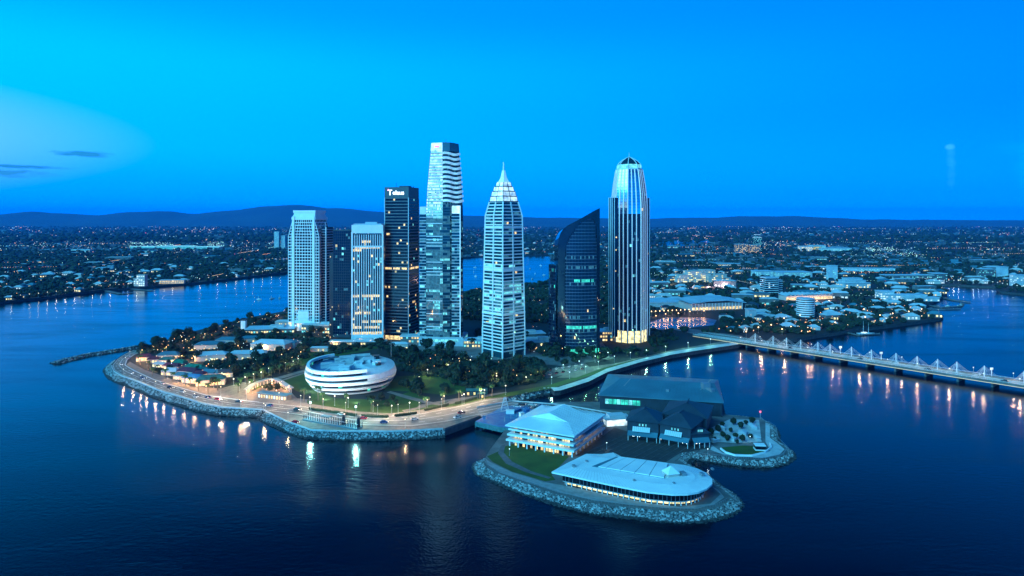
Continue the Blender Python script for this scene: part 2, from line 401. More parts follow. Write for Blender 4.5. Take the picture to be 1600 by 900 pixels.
sheet('boardwalk', [(860, 605), (866, 611), (876, 610), (920, 596), (950, 581), (1000, 566), (1050, 554), (1100, 546), (1154, 538), (1152, 534), (1100, 541), (1050, 549), (1000, 561), (948, 576), (916, 591), (872, 605)], M_cream)
sheet('forecourt', [(870, 590), (905, 575), (960, 568), (1060, 545), (1150, 530), (1150, 533), (1040, 551), (1000, 560), (945, 574), (900, 590)], M_pave)
sheet('approach_road', [(1040, 512), (1062, 511), (1160, 525), (1160, 534), (1120, 530)], M_asph)
sheet('tower_forecourt', [(610, 535), (830, 535), (930, 520), (960, 560), (880, 572), (820, 566), (700, 556), (640, 550)], M_conc)
# ---- island sheets
def isheet(name, pts, m, lift): 
    b = MB(); b.flat(PG(pts, ZI+lift), ZI+lift); return b.build(name, m, kind='structure')
isheet('lawn', [(779, 705), (790, 697), (800, 694), (889, 713), (862, 742), (868, 750), (852, 752), (800, 737), (770, 722), (761, 713)], M_grass, .05)
isheet('island_path', [(783, 696), (790, 694), (787, 707), (800, 721), (830, 736), (862, 746), (857, 748), (822, 738), (790, 724), (778, 708)], M_dkconc, .09)
isheet('promenade', [(757, 715), (766, 722), (800, 738), (850, 753), (888, 760), (1000, 783), (1060, 792), (1110, 787), (1126, 772), (1108, 757), (1122, 765), (1132, 777), (1116, 788), (1088, 795), (1039, 794), (983, 789), (927, 782), (871, 769), (816, 751), (780, 738), (763, 727)], M_prom, .07)
isheet('timber_deck', [(900, 712), (960, 668), (1000, 680), (1110, 700), (1062, 708), (1040, 722), (960, 712)], M_wood, .05)
b = MB()
for k in range(14):
    p = G(912 + k*13, 709 + k*1.0, ZI+.15); q = G(975 + k*10, 680 + k*1.8, ZI+.15)
    b.obox(p, q, .28, .12)
b.build('deck_rail_lines', M_dkconc, kind='structure')
isheet('lawn', [(1128, 699), (1160, 696), (1196, 697), (1198, 703), (1180, 711), (1150, 711), (1132, 706)], M_grass, .06)
isheet('garden_terrace', [(1140, 655), (1186, 656), (1190, 690), (1150, 692), (1115, 690), (1112, 668)], M_cream, .05)
isheet('garden_path', [(1196, 660), (1203, 663), (1203, 684), (1214, 692), (1226, 702), (1218, 710), (1190, 716), (1130, 710), (1110, 703), (1112, 695), (1130, 708), (1185, 711), (1204, 704), (1196, 690)], M_cream, .08)

# ------------------------------------------------------------------ riprap: loose stones, nobody could count them
def riprap(name, pts, z, n_rows, size, out_w, lab, dens=1.0, seed=1):
    r_ = random.Random(seed); b = MB(); P = [Vector(p) for p in pts]
    # slope under the stones
    tot = 0; path = []
    for a, c_ in zip(P, P[1:]):
        L = (c_-a).length; k = max(1, int(L/4))
        for i in range(k): path.append(a.lerp(c_, i/k))
    path.append(P[-1])
    nrm = []
    for i in range(len(path)):
        d = (path[min(i+1, len(path)-1)] - path[max(i-1, 0)]).normalized(); nrm.append(Vector((d.y, -d.x)))
    for i in range(len(path)-1):
        a, c_ = path[i], path[i+1]; na, nc = nrm[i]*out_w, nrm[i+1]*out_w
        b.face([(*a, z-.4), (*(a+na), -1), (*(c_+nc), -1), (*c_, z-.4)], 1)
    for i in range(len(path)-1):
        L = (path[i+1]-path[i]).length
        for row in range(n_rows):
            for q in range(max(1, int(L/size*dens + r_.random()))):
                t = r_.random(); u = (row + r_.random())/n_rows
                c0 = path[i].lerp(path[i+1], t); nn_ = nrm[i].lerp(nrm[i+1], t)
                p = c0 + nn_*(u*out_w); zz = z - .1 - u*(z+.4)
                s = size*(r_.uniform(.3, .6) if r_.random() < .75 else r_.uniform(.6, 1.05))
                n0 = len(b.v)
                for dx_ in (-1, 1):
                    for dy_ in (-1, 1):
                        for dz_ in (-1, 1):
                            b.v.append((p.x + dx_*s*r_.uniform(.4, 1), p.y + dy_*s*r_.uniform(.4, 1), zz + dz_*s*r_.uniform(.3, .8)))
                for f in ((0, 1, 3, 2), (4, 6, 7, 5), (0, 4, 5, 1), (2, 3, 7, 6), (1, 5, 7, 3)):
                    b.f.append(tuple(n0+k for k in f)); b.m.append(1 if u > .68 + .08*math.sin(i*.7) else (2 if s*7 % 1 < .3 else 0))
    o = b.build(name, [M_rock, M_rockbase, M_rock2], kind='stuff'); o['label'] = lab
    return o
riprap('riprap', PG(west[2:]), ZL, 8, .95, 6.5, 'pale stone riprap slope below the curving seawall road', 1.1, 2)
riprap('riprap', PG(south), ZL, 10, .85, 7, 'pale stone riprap slope below the parking apron', 1.2, 3)
riprap('riprap', PG(canal), ZL, 5, 1.35, 7, 'stone bank of the narrow channel behind the causeway', 1.1, 4)
riprap('riprap', PG(isl1[:18], ZI), ZI, 13, .72, 7.5, 'white stone riprap round the lower island', 1.25, 5)
riprap('riprap', PG(isl1[17:31], ZI), ZI, 9, .8, 6, 'pale stone riprap round the garden spit', 1.25, 6)

# breakwater
bw = [(214, 541), (180, 547), (140, 553), (100, 562), (90, 566)]
b = MB(); c0 = PG(bw, 1.5)
riprap('riprap', c0, 2.2, 6, 1.6, 9, 'dark stones on the seaward side of the breakwater', 1.0, 8)
riprap('riprap', c0[::-1], 2.2, 5, 1.6, 8, 'dark stones on the inner side of the breakwater', 1.0, 9)
for a, d_ in zip(c0, c0[1:]): b.obox((*a, .9), (*d_, .9), 5.5, 2.6)
tag(b.build('breakwater', M_rockbase), 'long low stone breakwater reaching out from the tip of the peninsula', 'breakwater')
exec_after = []
# ------------------------------------------------------------------ facade builder
def offset(P, d):
    n = len(P); out = []
    for i in range(n):
        a, b_, c_ = Vector(P[i-1]), Vector(P[i]), Vector(P[(i+1) % n])
        e1 = (b_-a).normalized(); e2 = (c_-b_).normalized()
        n1 = Vector((e1.y, -e1.x)); n2 = Vector((e2.y, -e2.x)); m_ = n1+n2
        if m_.length < 1e-4: m_ = n1.copy()
        m_.normalize(); out.append(tuple(b_ + m_*(d/max(.4, m_.dot(n1)))))
    return out
def facade(root, P, z0, z1, nf, bays, glass, lit, slab=None, fin=None, seed=0, slab_every=1, names=('window_pane', 'floor_band', 'facade_fin'), inner=True):
    """P(z) -> outline (ccw); lit(e, i, f, rng) -> index into glass; slab=(height, proud, material); fin=(width, proud, material)"""
    rg = random.Random(seed); g = MB(); s_ = MB(); fn = MB()
    for f in range(nf):
        za = z0 + (z1-z0)*f/nf; zb = z0 + (z1-z0)*(f+1)/nf
        A, B = P(za), P(zb); n = len(A)
        for e in range(n):
            a0, a1, b0, b1 = [Vector(q) for q in (A[e], A[(e+1) % n], B[e], B[(e+1) % n])]
            k = bays[e]
            for i in range(k):
                u, v = i/k, (i+1)/k
                g.face([(*a0.lerp(a1, u), za), (*a0.lerp(a1, v), za), (*b0.lerp(b1, v), zb), (*b0.lerp(b1, u), zb)], lit(e, i, f, rg))
            if fin:
                d = (a1-a0).normalized(); nn_ = Vector((d.y, -d.x)); w = fin[0]/2
                for i in range(k + 1):
                    if not fin[3](e, i, k) if len(fin) > 3 else False: continue
                    p, q = a0.lerp(a1, i/k), b0.lerp(b1, i/k)
                    o_ = nn_*fin[1]; dw = d*w
                    L0, R0, L1, R1 = p-dw, p+dw, q-dw, q+dw
                    fn.face([(*(L0+o_), za), (*(R0+o_), za), (*(R1+o_), zb), (*(L1+o_), zb)])
                    fn.face([(*L0, za), (*(L0+o_), za), (*(L1+o_), zb), (*L1, zb)])
                    fn.face([(*(R0+o_), za), (*R0, za), (*R1, zb), (*(R1+o_), zb)])
        if slab and f % slab_every == 0:
            s_.prism(offset(B, slab[1]), zb - slab[0]/2, zb + slab[0]/2)
    go = g.build(names[0], glass, root, kind='stuff')
    if slab: s_.build(names[1], slab[2], root, kind='stuff')
    if fin: fn.build(names[2], fin[2], root, kind='stuff')
    return go
def rect(w, d): return [(-w/2, -d/2), (w/2, -d/2), (w/2, d/2), (-w/2, d/2)]
def place(px, py, d_off=0): 
    g = G(px, py, ZL); v = g.xy.normalized(); return Vector((g.x + v.x*d_off, g.y + v.y*d_off, ZL))
def spotlight(): pass
def point(loc, power, color=(1, .75, .45), r=.5, parent=None):
    l = bpy.data.lights.new('lamp_light', 'POINT'); l.energy = power; l.color = color; l.shadow_soft_size = r
    o = bpy.data.objects.new('lamp_light', l); COL.objects.link(o); o.location = loc
    if parent: o.parent = parent
    return o

# ================================================================== the eight towers
# 1  cream residential tower with stepped shoulders
t = empty('residential_tower', place(484, 518, 22), R(-10), 'pale blue-white apartment tower with gridded balconies and stepped curved shoulders', 'tower')
Ht = 155
def P1(z):
    u = z/Ht
    w = 43 if u < .80 else 43 - (u-.80)/.09*8 if u < .89 else 35 - (u-.89)/.05*5 if u < .94 else 30
    return rect(w, 34)
def lit1(e, i, f, rg):
    r_ = rg.random()
    if f < 1: return 2 if r_ < .6 else 0
    return 1 if r_ < .07 else 2 if r_ < .008 else 0
facade(t, P1, 8, 146, 36, [11, 8, 11, 8], [M_glsK, M_dim, M_warm, M_whw], lit1, (1.05, .45, M_bright), (.6, .5, M_bright), 11)
b = MB()
for sx in (-1, 1):
    b.box(sx*14.2, -17.4, 6, 150, 3.2, 2.2)
    b.box(sx*14.2, 17.4, 6, 150, 3.2, 2.2)
b.build('pier', M_bright, t)
b = MB()
for k, (w, d_, z) in enumerate(((34, 35, 146), (31, 32, 149), (30, 30, 152))): b.box(0, 0, z, z+3-.01, w, d_)
b.box(0, 0, 155, 158, 31.5, 31); b.build('crown', M_bright, t)
b = MB(); b.box(0, -17.6, 10, 14, 24, 2.2); b.box(0, -17.8, 14, 26, 15, 1.6); b.box(0, -18.0, 17, 19, 17, 2.4); b.box(0, -18.0, 22, 24, 17, 2.4); b.build('lower_balconies', M_bright, t)
b = MB(); b.box(0, 0, 0, 8, 41, 33); b.build('lobby', [M_whw], t)
b = MB()
for k in range(9): b.box(-20+k*5, -17.2, 0, 8.2, 1.2, 1.2)
b.build('lobby_columns', M_bright, t)
b = MB(); b.box(24, 3, 8, 136, 6, 24); b.build('side_wing', M_gls, t)
b = MB()
for k in range(36): b.box(24.2, 3, 10+k*3.5, 10.9+k*3.5, 6.6, 24.6)
b.build('wing_floor_band', M_roofblue, t, kind='stuff')
b = MB(); b.box(27.3, -8.8, 8, 136, 1.0, 1.4); b.box(27.3, 14.8, 8, 136, 1.0, 1.4); b.cyl(25, -6, 136, 143, .5, .3); b.build('wing_pier', M_bright, t)

# 2  slim dark blue tower
t = empty('slim_glass_tower', place(540, 529, 22), R(-8), 'slim dark blue glass tower half hidden between the pale apartment tower and the striped tower', 'tower')
def litr(p, k, base=0):
    def f_(e, i, f, rg):
        r_ = rg.random(); s = 0
        for pr, idx in zip(p, k):
            s += pr
            if r_ < s: return idx
        return base
    return f_
facade(t, lambda z: rect(22, 26), 4, 132, 38, [8, 8, 8, 8], [M_glsD, M_warm, M_cyan, M_dim], litr((.006, .006, .05), (1, 2, 3)), (.35, .12, M_dark), (.25, .2, M_shed), 5)
b = MB(); b.box(0, 0, 0, 4, 21, 25); b.box(0, 0, 132.2, 133.4, 22.6, 26.6); b.build('roof', M_roofdark, t)
b = MB(); b.box(-15, 4, 0, 104, 8, 20); b.build('lower_block', M_dark, t)
b = MB()
rg = random.Random(3)
for k in range(26):
    z = 6 + k*3.7
    for j in range(3):
        if rg.random() < .08: b.box(-17.5 + j*2.4, -6.03, z, z+1.6, 1.2, .1)
b.build('lit_windows', M_warm, t, kind='stuff')

# 3  white tower with vertical stripes
t = empty('striped_tower', place(576.5, 534, 20), R(5), 'white framed office tower with vertical fins and warm lit windows', 'tower')
def lit3(e, i, f, rg):
    row = random.Random(f*7+e).random(); run = random.Random((f*31+e)*17+i//4).random()
    if f in (30,) or f == 0: return 1 if rg.random() < .85 else 0
    if row < .12: return 1 if run < .6 and rg.random() < .85 else 0
    return 1 if rg.random() < .035 else (2 if rg.random() < .06 else 0)
facade(t, lambda z: rect(35, 30), 8, 128, 35, [13, 11, 13, 11], [M_glsT, M_warm, M_cyan], lit3, (.5, .05, M_dark), (.8, 1.0, M_bright), 31, names=('window_pane', 'spandrel', 'vertical_fin'))
b = MB(); b.box(0, 0, 129.5, 139.5, 37.2, 32.2); b.build('top_frame', M_bright, t)
b = MB(); b.box(0, 0, 139.5, 141, 33, 28); b.box(3, 2, 141, 143, 14, 12); b.build('roof_plant', M_roofblue, t)
b = MB(); b.box(0, 0, 112.5, 114.5, 36.6, 31.6); b.build('upper_band', M_bright, t)
b = MB(); b.box(0, 0, 0, 8, 37.4, 32.4); b.build('base', M_bright, t)
b = MB()
for sx in (-1, 1):
    for sy in (-1, 1): b.box(sx*18, sy*15.5, 0, 131, 2.0, 2.0)
b.build('corner_pier', M_bright, t)

# 4  black tower with the sign
t = empty('black_office_tower', place(628, 532, 20), R(-15), 'tall black office slab with a small white lit sign at its top', 'tower')
def lit4(e, i, f, rg):
    r_ = rg.random(); row = random.Random(f*13+5).random()
    if f == 21: return 1 if r_ < .75 else 0
    if e == 0: return 1 if r_ < (.10 if row < .2 else .012) else 0
    return 1 if r_ < .022 else (2 if r_ < .035 else 0)
facade(t, lambda z: rect(31, 31), 5, 172, 44, [14, 12, 14, 12], [M_glsK, M_warm, M_cyan], lit4, (1.3, .25, mat('charcoal_spandrel', (.07, .10, .12), .4, nz=(.2, (.05, .07, .09)))), None, 41)
b = MB(); b.box(0, 0, 172.8, 185.4, 31.6, 31.6); b.build('top_band', mat('slate_panel', (.045, .08, .10), .4, nz=(.1, (.035, .06, .08))), t)
b = MB()
for sx in (-1, 1):
    for sy in (-1, 1): b.box(sx*15.6, sy*15.6, 0, 172.8, .9, .9)
b.build('corner_trim', M_metal, t)
b = MB(); b.box(0, 0, 0, 5, 30, 30); b.build('lobby', M_warm, t)
b = MB(); b.box(3, 4, 185.4, 187.5, 12, 10); b.cyl(-6, -3, 185.4, 191, .25); b.cyl(12, 8, 185.4, 188, .3); b.build('roof_plant', M_dark, t)
def text(body, size, loc, rot, m, parent, name='sign_lettering', extr=.15, align='CENTER'):
    cu = bpy.data.curves.new(name, 'FONT'); cu.body = body; cu.size = size; cu.extrude = extr; cu.align_x = align; cu.offset = size*.012
    cu.materials.append(m); q_ = bpy.data.objects.new('tmp', cu); COL.objects.link(q_); bpy.context.view_layer.update(); me = bpy.data.meshes.new_from_object(q_.evaluated_get(bpy.context.evaluated_depsgraph_get())); bpy.data.objects.remove(q_); o = bpy.data.objects.new(name, me); COL.objects.link(o); o.location = loc; o.rotation_euler = rot; o.parent = parent; return o
text('T', 9.5, (-8.4, -16.1, 175.6), (R(90), 0, 0), M_sign, t)
text('elaus', 7.6, (2.6, -16.1, 176.2), (R(90), 0, 0), M_sign, t)
b = MB(); b.face([(-12.2, -16.2, 181.6), (-11, -16.2, 180.6), (-9.8, -16.2, 182.6), (-10.8, -16.2, 183.4)]); b.build('sign_mark', M_pink, t)

M_balc = mat('glowing_white_cladding', (.85, .86, .88), .35, em=(.4, .85, 1), es=.35)  # emission brightens the shaded balconies and spire base, no uplights exist
# 5  tallest tower with wavy balconies
t = empty('wavy_tower', place(694, 541, 24), R(-3), 'tallest tower with tapering glass top and white wavy balconies down one side', 'tower')
def P5(z, wl=-20, wr=22):
    u = max(0, (z-150)/84.0); k = u**1.5
    xl = -18.5 + 6.5*k; xm = 1.5 - .5*k; xr = 22.5 - 5.5*k
    return [(xl, -17), (xm, -20), (xm+8, -18.5), (xr-4, -12), (xr, -2), (xr-3, 16), (xl, 16)]
def lit5(e, i, f, rg):
    r_ = rg.random(); row = random.Random(f*3+e).random()
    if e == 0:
        if f > 50: return 3 if r_ < .93 else 1  # upper panes emit in place of the mirrored sky glow
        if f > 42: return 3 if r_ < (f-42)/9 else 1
        run = random.Random((f*31+e)*17+i//5).random()
        return (1 if run < .22 and r_ < .85 else 4) if row < .6 else (4 if run < .45 else 0)
    if f > 43: return 4 if r_ < .15 and e < 4 else 0
    run = random.Random((f*31+e)*17+i//3).random()
    return (1 if run < .14 and r_ < .8 else 4 if run < .8 else 0) if row < .4 and e < 4 else (2 if r_ < .004 else 4 if run < .1 else 0)
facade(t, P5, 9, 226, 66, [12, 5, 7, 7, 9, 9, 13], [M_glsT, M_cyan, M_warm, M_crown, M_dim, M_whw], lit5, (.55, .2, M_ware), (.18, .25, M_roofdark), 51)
rg = random.Random(2)
b = MB()
for k in range(58):                              # white floor bands, all kept on the upper front to brighten it
    z = 10.6 + k*3.74; A = P5(z)
    if k > 36 or rg.random() < .35:
        p, q = Vector(A[0]), Vector(A[1]); d = (q-p).normalized(); n_ = Vector((d.y, -d.x))
        b.obox((*(p + n_*.45 + d*.5), z), (*(q + n_*.45 - d*.5), z), .6, .8 if k < 36 else 1.1)
b.build('front_floor_band', M_bright, t, kind='stuff')
for k in range(11):                              # wavy white balconies
    z = 166 + k*5.5; A = P5(z); b = MB(); path = [Vector(A[1]), Vector(A[2]), Vector(A[3]), Vector(A[4])]
    pts = resample(path, 19); ins = []; out = []
    for j, p in enumerate(pts):
        d = (pts[min(j+1, 18)]-pts[max(j-1, 0)]).normalized(); n_ = Vector((d.y, -d.x))
        wv = 1.0 + 1.0*math.sin(j*.55 + k*.15) ; up = .9*math.sin(j*.42+.6)
        out.append((*(p+n_*(1.3+wv)), z+up)); ins.append((*(p-n_*.2), z+up))
    for j in range(18):
        a, c_, d_, e_ = ins[j], out[j], out[j+1], ins[j+1]
        up = lambda q: (q[0], q[1], q[2]+2.6)
        b.face([a, e_, d_, c_]); b.face([up(a), up(c_), up(d_), up(e_)]); b.face([c_, d_, up(d_), up(c_)])
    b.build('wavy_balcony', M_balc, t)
A = P5(230); b = MB(); b.prism(offset(P5(226), .3), 226, 235, P2=offset(P5(234), .3)); b.build('crown', M_crown, t)  # crown emits too, standing in for the glow its left face mirrors
b = MB(); b.prism(offset(P5(226), .6)[1:5]+[P5(226)[5]], 225.5, 235.4, P2=offset(P5(234), .6)[1:5]+[P5(234)[5]]); b.cyl(2, 0, 235, 241, .3); b.build('crown_screen', M_ware, t)  # teal-grey colour stands in for sky mirrored in the screen
b = MB(); A_, B_ = Vector(P5(231)[0]), Vector(P5(231)[1]); d_ = (B_-A_).normalized(); n_ = Vector((d_.y, -d_.x))*.5
for k, (u0, u1, z0, z1) in enumerate(((.30, .38, 229.4, 231.6), (.39, .45, 229.9, 231.2), (.46, .53, 229.6, 231.4), (.54, .60, 230, 231.3), (.61, .70, 229.6, 231.2), (.30, .74, 231.9, 232.2))):
    p_, q_ = A_.lerp(B_, u0)+n_, A_.lerp(B_, u1)+n_; b.obox((*p_, (z0+z1)/2), (*q_, (z0+z1)/2), .25, z1-z0)
b.build('red_sign', M_pink, t, kind='stuff')
for nm, (cx, cy, w, d_, zt, m_) in (('left_wing', (-22.5, 0, 8.5, 26, 161, M_glsT)), ('right_wing', (16.5, -16.2, 9, 6, 162, M_glsT))):
    g = MB(); rg = random.Random(9)
    for f in range(40):
        za = 9 + f*(zt-9-9)/40; zb = 9 + (f+1)*(zt-9-9)/40; n = 3
        for i in range(n):
            x0 = cx-w/2+w*i/n
            g.face([(x0, cy-d_/2, za), (x0+w/n, cy-d_/2, za), (x0+w/n, cy-d_/2, zb), (x0, cy-d_/2, zb)], rg.choice([0, 1, 2, 2]) if f % 3 == 1 else rg.choice([0, 0, 0, 2]))
        for sx in (-1, 1):
            x = cx+sx*w/2; P_ = [(x, cy-d_/2, za), (x, cy+d_/2, za), (x, cy+d_/2, zb), (x, cy-d_/2, zb)]
            g.face(P_ if sx > 0 else P_[::-1], 0)
    o = g.build('wing_windows', [m_, M_cyan, M_dim], t, kind='stuff')
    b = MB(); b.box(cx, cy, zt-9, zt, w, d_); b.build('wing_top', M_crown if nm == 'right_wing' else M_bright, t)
    b = MB()
    for f in range(40): b.box(cx, cy, 9+f*(zt-18)/40-.4, 9+f*(zt-18)/40+.4, w+.8, d_+.8)
    b.build('wing_floor_band', M_roofblue, t, kind='stuff')
b = MB(); b.box(21.6, -19.6, 6, 162, .9, .9); b.build('lit_edge_fin', mat('edge_light', (.6, .7, .8), .4, em=(.4, .85, 1), es=.6), t)
b = MB(); b.box(0, -2, 0, 9, 52, 44); b.build('podium', M_roofblue, t)
b = MB(); b.box(2, -2, 9, 10, 46, 40); b.build('podium_roof', M_cream, t)
b = MB(); b.box(0, -24.05, 5, 8, 40, .2); b.box(26.05, -2, 5, 8, .2, 34); b.build('podium_lights', M_cyan, t)

# 6  white banded tower with stepped lit crown and spire
t = empty('spired_tower', place(787, 561, 22), R(43), 'white banded tower with bright stepped crown and needle spire', 'tower')
def P6(z):
    w = 31.5 if z < 30 else 31.5 - 4*(z-30)/120 if z < 150 else 27.5 - 6.3*((z-150)/15)
    if z > 100: w += 0
    return rect(w, w)
def lit6(e, i, f, rg):
    r_ = rg.random()
    run = random.Random((f*31+e)*17+i//3).random()
    if f in (26, 9, 17): return 1 if run < .5 else 0
    if 11 < f < 22: return 1 if run < .28 else 3 if run < .7 else 0
    return 4 if r_ < .004 else 3 if run < .14 else 0
facade(t, P6, 4, 165, 46, [10, 10, 10, 10], [M_glsT, M_cyan, M_whw, M_dim, M_warm], lit6, (1.15, .55, M_bright), None, 61, names=('window_pane', 'floor_band', 'fin'))
b = MB()
for sx, sy in ((-1, -1), (1, -1), (1, 1), (-1, 1), (0, -1), (1, 0), (0, 1), (-1, 0)):
    for za, zb in ((0, 30), (30, 60), (60, 90), (90, 120), (120, 150), (150, 158), (158, 165)):
        wa, wb = -P6(za)[0][0]+.35, -P6(zb)[0][0]+.35
        b.obox((sx*wa, sy*wa, za), (sx*wb, sy*wb, zb), 1.3, 1.3)
b.build('white_pier', M_bright, t)
b = MB(); b.box(0, 0, 45, 47.5, 33, 33); b.build('belt_band', M_bright, t)
b = MB(); b.box(0, 0, 92, 94.2, 31, 31); b.build('belt_band', M_bright, t)
b = MB(); b.box(0, 0, 137, 139, 29.6, 29.6); b.build('belt_band', M_bright, t)
for k, (w, z, h) in enumerate(((21.5, 165.8, 4.6), (19.2, 171.4, 4.4), (16.0, 176.8, 4.2), (12.2, 182, 3.8))):
    b = MB()
    for q in range(4):
        b.box(0, 0, z, z+h, w-1.2, w-1.2, 0)
    b = MB(); b.prism(rect(w, w), z, z+h, 0, None, rect(w-1.4, w-1.4)); b.build('lit_crown_tier', M_crown, t)
    b = MB(); b.box(0, 0, z-.9, z-.02, w+1.2, w+1.2)
    for sx, sy in ((-1, -1), (1, -1), (1, 1), (-1, 1)):
        b.obox((sx*w/2, sy*w/2, z), (sx*(w-1.4)/2, sy*(w-1.4)/2, z+h), .5, .5)
    for sx, sy in ((0, -1), (1, 0), (-1, 0), (0, 1)): b.obox((sx*w/2, sy*w/2, z), (sx*(w-1.4)/2, sy*(w-1.4)/2, z+h), .6, .5)
    b.build('tier_ledge', M_shed, t)
b = MB(); b.box(0, 0, 185.9, 186.6, 10, 10); b.prism(rect(8.2, 8.2), 186.6, 191, 0, None, rect(4.8, 4.8)); b.prism(rect(4.8, 4.8), 191, 199, 0, None, rect(2.2, 2.2))
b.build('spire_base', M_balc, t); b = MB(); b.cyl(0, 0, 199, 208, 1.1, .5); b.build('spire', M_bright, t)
b = MB(); b.box(0, 0, 0, 4, 29, 29); b.build('lobby', M_glsT, t)

# 7  dark sail-shaped tower
t = empty('sail_tower', place(901, 553, 16), R(4), 'dark blue glass tower shaped like a sail with a curved sloping top', 'tower')
W7 = 46.0
def tab(T, u):
    if u <= T[0][0]: return T[0][1]
    for (a, b_), (c_, d_) in zip(T, T[1:]):
        if u <= c_: return b_ + (d_-b_)*(u-a)/(c_-a)
    return T[-1][1]
def top7(u): return tab([(0, 119), (.02, 126), (.06, 131.5), (.12, 136), (.23, 140), (.42, 144.5), (.67, 151), (.875, 156), (1, 158.5)], u)
def front7(u): return -14 - 6.5*math.sin(math.pi*u)
NU, FH = 22, 3.6
g = MB(); fb = MB(); rg = random.Random(71)
def inner_top(u): return tab([(.16, 104), (.18, 117), (.25, 126), (.32, 131), (.40, 137), (.52, 143), (.66, 146.5), (.79, 147), (.87, 144.5), (.90, 140), (.915, 132), (.92, 126)], u)
IU0, IUW = .16, .76
for i in range(NU):
    u0, u1 = IU0 + IUW*i/NU, IU0 + IUW*(i+1)/NU
    x0, x1 = -W7/2 + W7*u0, -W7/2 + W7*u1; y0, y1 = front7(u0), front7(u1)
    tops = inner_top(u0), inner_top(u1)
    f = 0
    while f*FH + 6 < max(tops):
        za, zb = 6 + f*FH, 6 + (f+1)*FH
        zb0, zb1 = min(zb, tops[0]), min(zb, tops[1]); zb0 = max(zb0, za); zb1 = max(zb1, za)
        r_ = rg.random(); mi = 0
        if f == 20 and 5 < i < 20: mi = 1 if r_ < .9 else 0
        elif f == 6 and i > 0: mi = 1 if r_ < .9 else 0
        elif f in (19, 9, 5, 24, 27) and r_ < .35: mi = 2
        elif r_ < .004: mi = 3
        g.face([(x0, y0, za), (x1, y1, za), (x1, y1, zb1), (x0, y0, zb0)], mi)
        if zb < min(tops): fb.obox((x0, y0-.12, zb), (x1, y1-.12, zb), .35, .42)
        f += 1
g.build('window_pane', [M_glsD, M_tealw, M_dim, M_warm], t, kind='stuff')
fb.build('floor_line', mat('blue_grey_mullion', (.12, .2, .28), .4, .3), t, kind='stuff')
b = MB()
for i in range(NU+1):
    u0 = IU0 + IUW*i/NU; b.obox((-W7/2+W7*u0, front7(u0)-.08, 6), (-W7/2+W7*u0, front7(u0)-.08, inner_top(u0)), .18, .18)
b.build('mullion', mat('thin_mullion', (.06, .12, .2), .4), t, kind='stuff')
b = MB(); n_ = 100                               # frame: thick dark border standing proud of the glass
def outl(u): return -W7/2 + W7*u
for i in range(n_):
    u0, u1 = i/n_, (i+1)/n_
    xa, xb = outl(u0), outl(u1)
    def edge(u):
        if u < IU0 or u > IU0+IUW: return 0
        return inner_top(u)
    lo0, lo1 = edge(u0), edge(u1); hi0, hi1 = top7(u0), top7(u1)
    if (u0 < IU0 <= u1) or (u0 <= IU0+IUW < u1 and lo1 > 0): lo1 = lo0
    if lo0 == 0 or lo1 == 0: lo0 = lo1 = 0
    fy0, fy1 = front7(u0)-1.0, front7(u1)-1.0
    b.face([(xa, fy0, lo0), (xb, fy1, lo1), (xb, fy1, hi1), (xa, fy0, hi0)])
    b.face([(xa, fy0, hi0), (xb, fy1, hi1), (xb, 15, hi1*.97), (xa, 15, hi0*.97)])
    b.face([(xb, fy1, lo1), (xa, fy0, lo0), (xa, front7(u0)+.1, lo0), (xb, front7(u1)+.1, lo1)])
xa, xb = outl(0), outl(1)
b.face([(xb, front7(1)-1, 0), (xb, 15, 0), (xb, 15, top7(1)*.97), (xb, front7(1)-1, top7(1))])
b.face([(xa, 15, 0), (xa, front7(0)-1, 0), (xa, front7(0)-1, top7(0)), (xa, 15, top7(0)*.97)])
b.face([(xb, 15, 0), (xa, 15, 0), (xa, 15, top7(0)*.97), (xb, 15, top7(1)*.97)])
b.build('sail_frame', mat('black_glass_frame', (.006, .010, .02), .06, ior=1.5, nz=(.1, (.012, .018, .03))), t)
# rounded side volume on the left
pts = [(-25 - 5*math.sin(a), -12 + 27*(1-math.cos(a))/2) for a in [math.pi*k/8 for k in range(9)]]
side = [(-25, 15.2)] + [(-25 - 6*math.sin(math.pi*(1-k/8)), -12.5 + 27.5*(1-k/8)) for k in range(9)]
facade(t, lambda z: side[1:][::1], 4, 96, 26, [3]*9, [M_glsD, M_tealw, M_warm, M_dim], litr((.012, .003, .04), (1, 2, 3)), (.35, .12, M_shed), None, 77, names=('side_pane', 'side_floor_line', 'x'))
b = MB(); b.box(0, -1, 0, 6, 44, 30); b.build('lobby', M_tealw, t)

# 8  tall slender tower with fins and glass dome
t = empty('domed_tower', place(983, 537, 24), R(8), 'tall slender dark tower with pale vertical fins, corner wings and a glass dome', 'tower')
def P8(z):
    k = max(0, (z-160)/44.0)**1.6; s = 19.3 - 4.6*k; c_ = s*.42
    return [(-c_, -s), (c_, -s), (s, -c_), (s, c_), (c_, s), (-c_, s), (-s, c_), (-s, -c_)]
def lit8(e, i, f, rg):
    r_ = rg.random()
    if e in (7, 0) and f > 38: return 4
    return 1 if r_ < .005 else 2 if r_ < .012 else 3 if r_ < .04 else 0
facade(t, P8, 14, 206, 54, [6, 6, 6, 6, 6, 6, 6, 6], [M_glsD, M_warm, M_cyan, M_dim, M_glsB, M_glsT], lit8, (.3, .1, M_shed), (.85, .9, mat('pale_glow_rib', (.85, .86, .88), .35, em=(.55, .7, 1), es=.22), lambda e, i, k: (i % 2 == 0) and i < k), 81, names=('window_pane', 'floor_line', 'vertical_fin'))  # slight emission in the rib material brightens the fins, no lamps there
b = MB(); b.prism(P8(14), 0, 14); b.build('lit_lobby', M_yel, t)
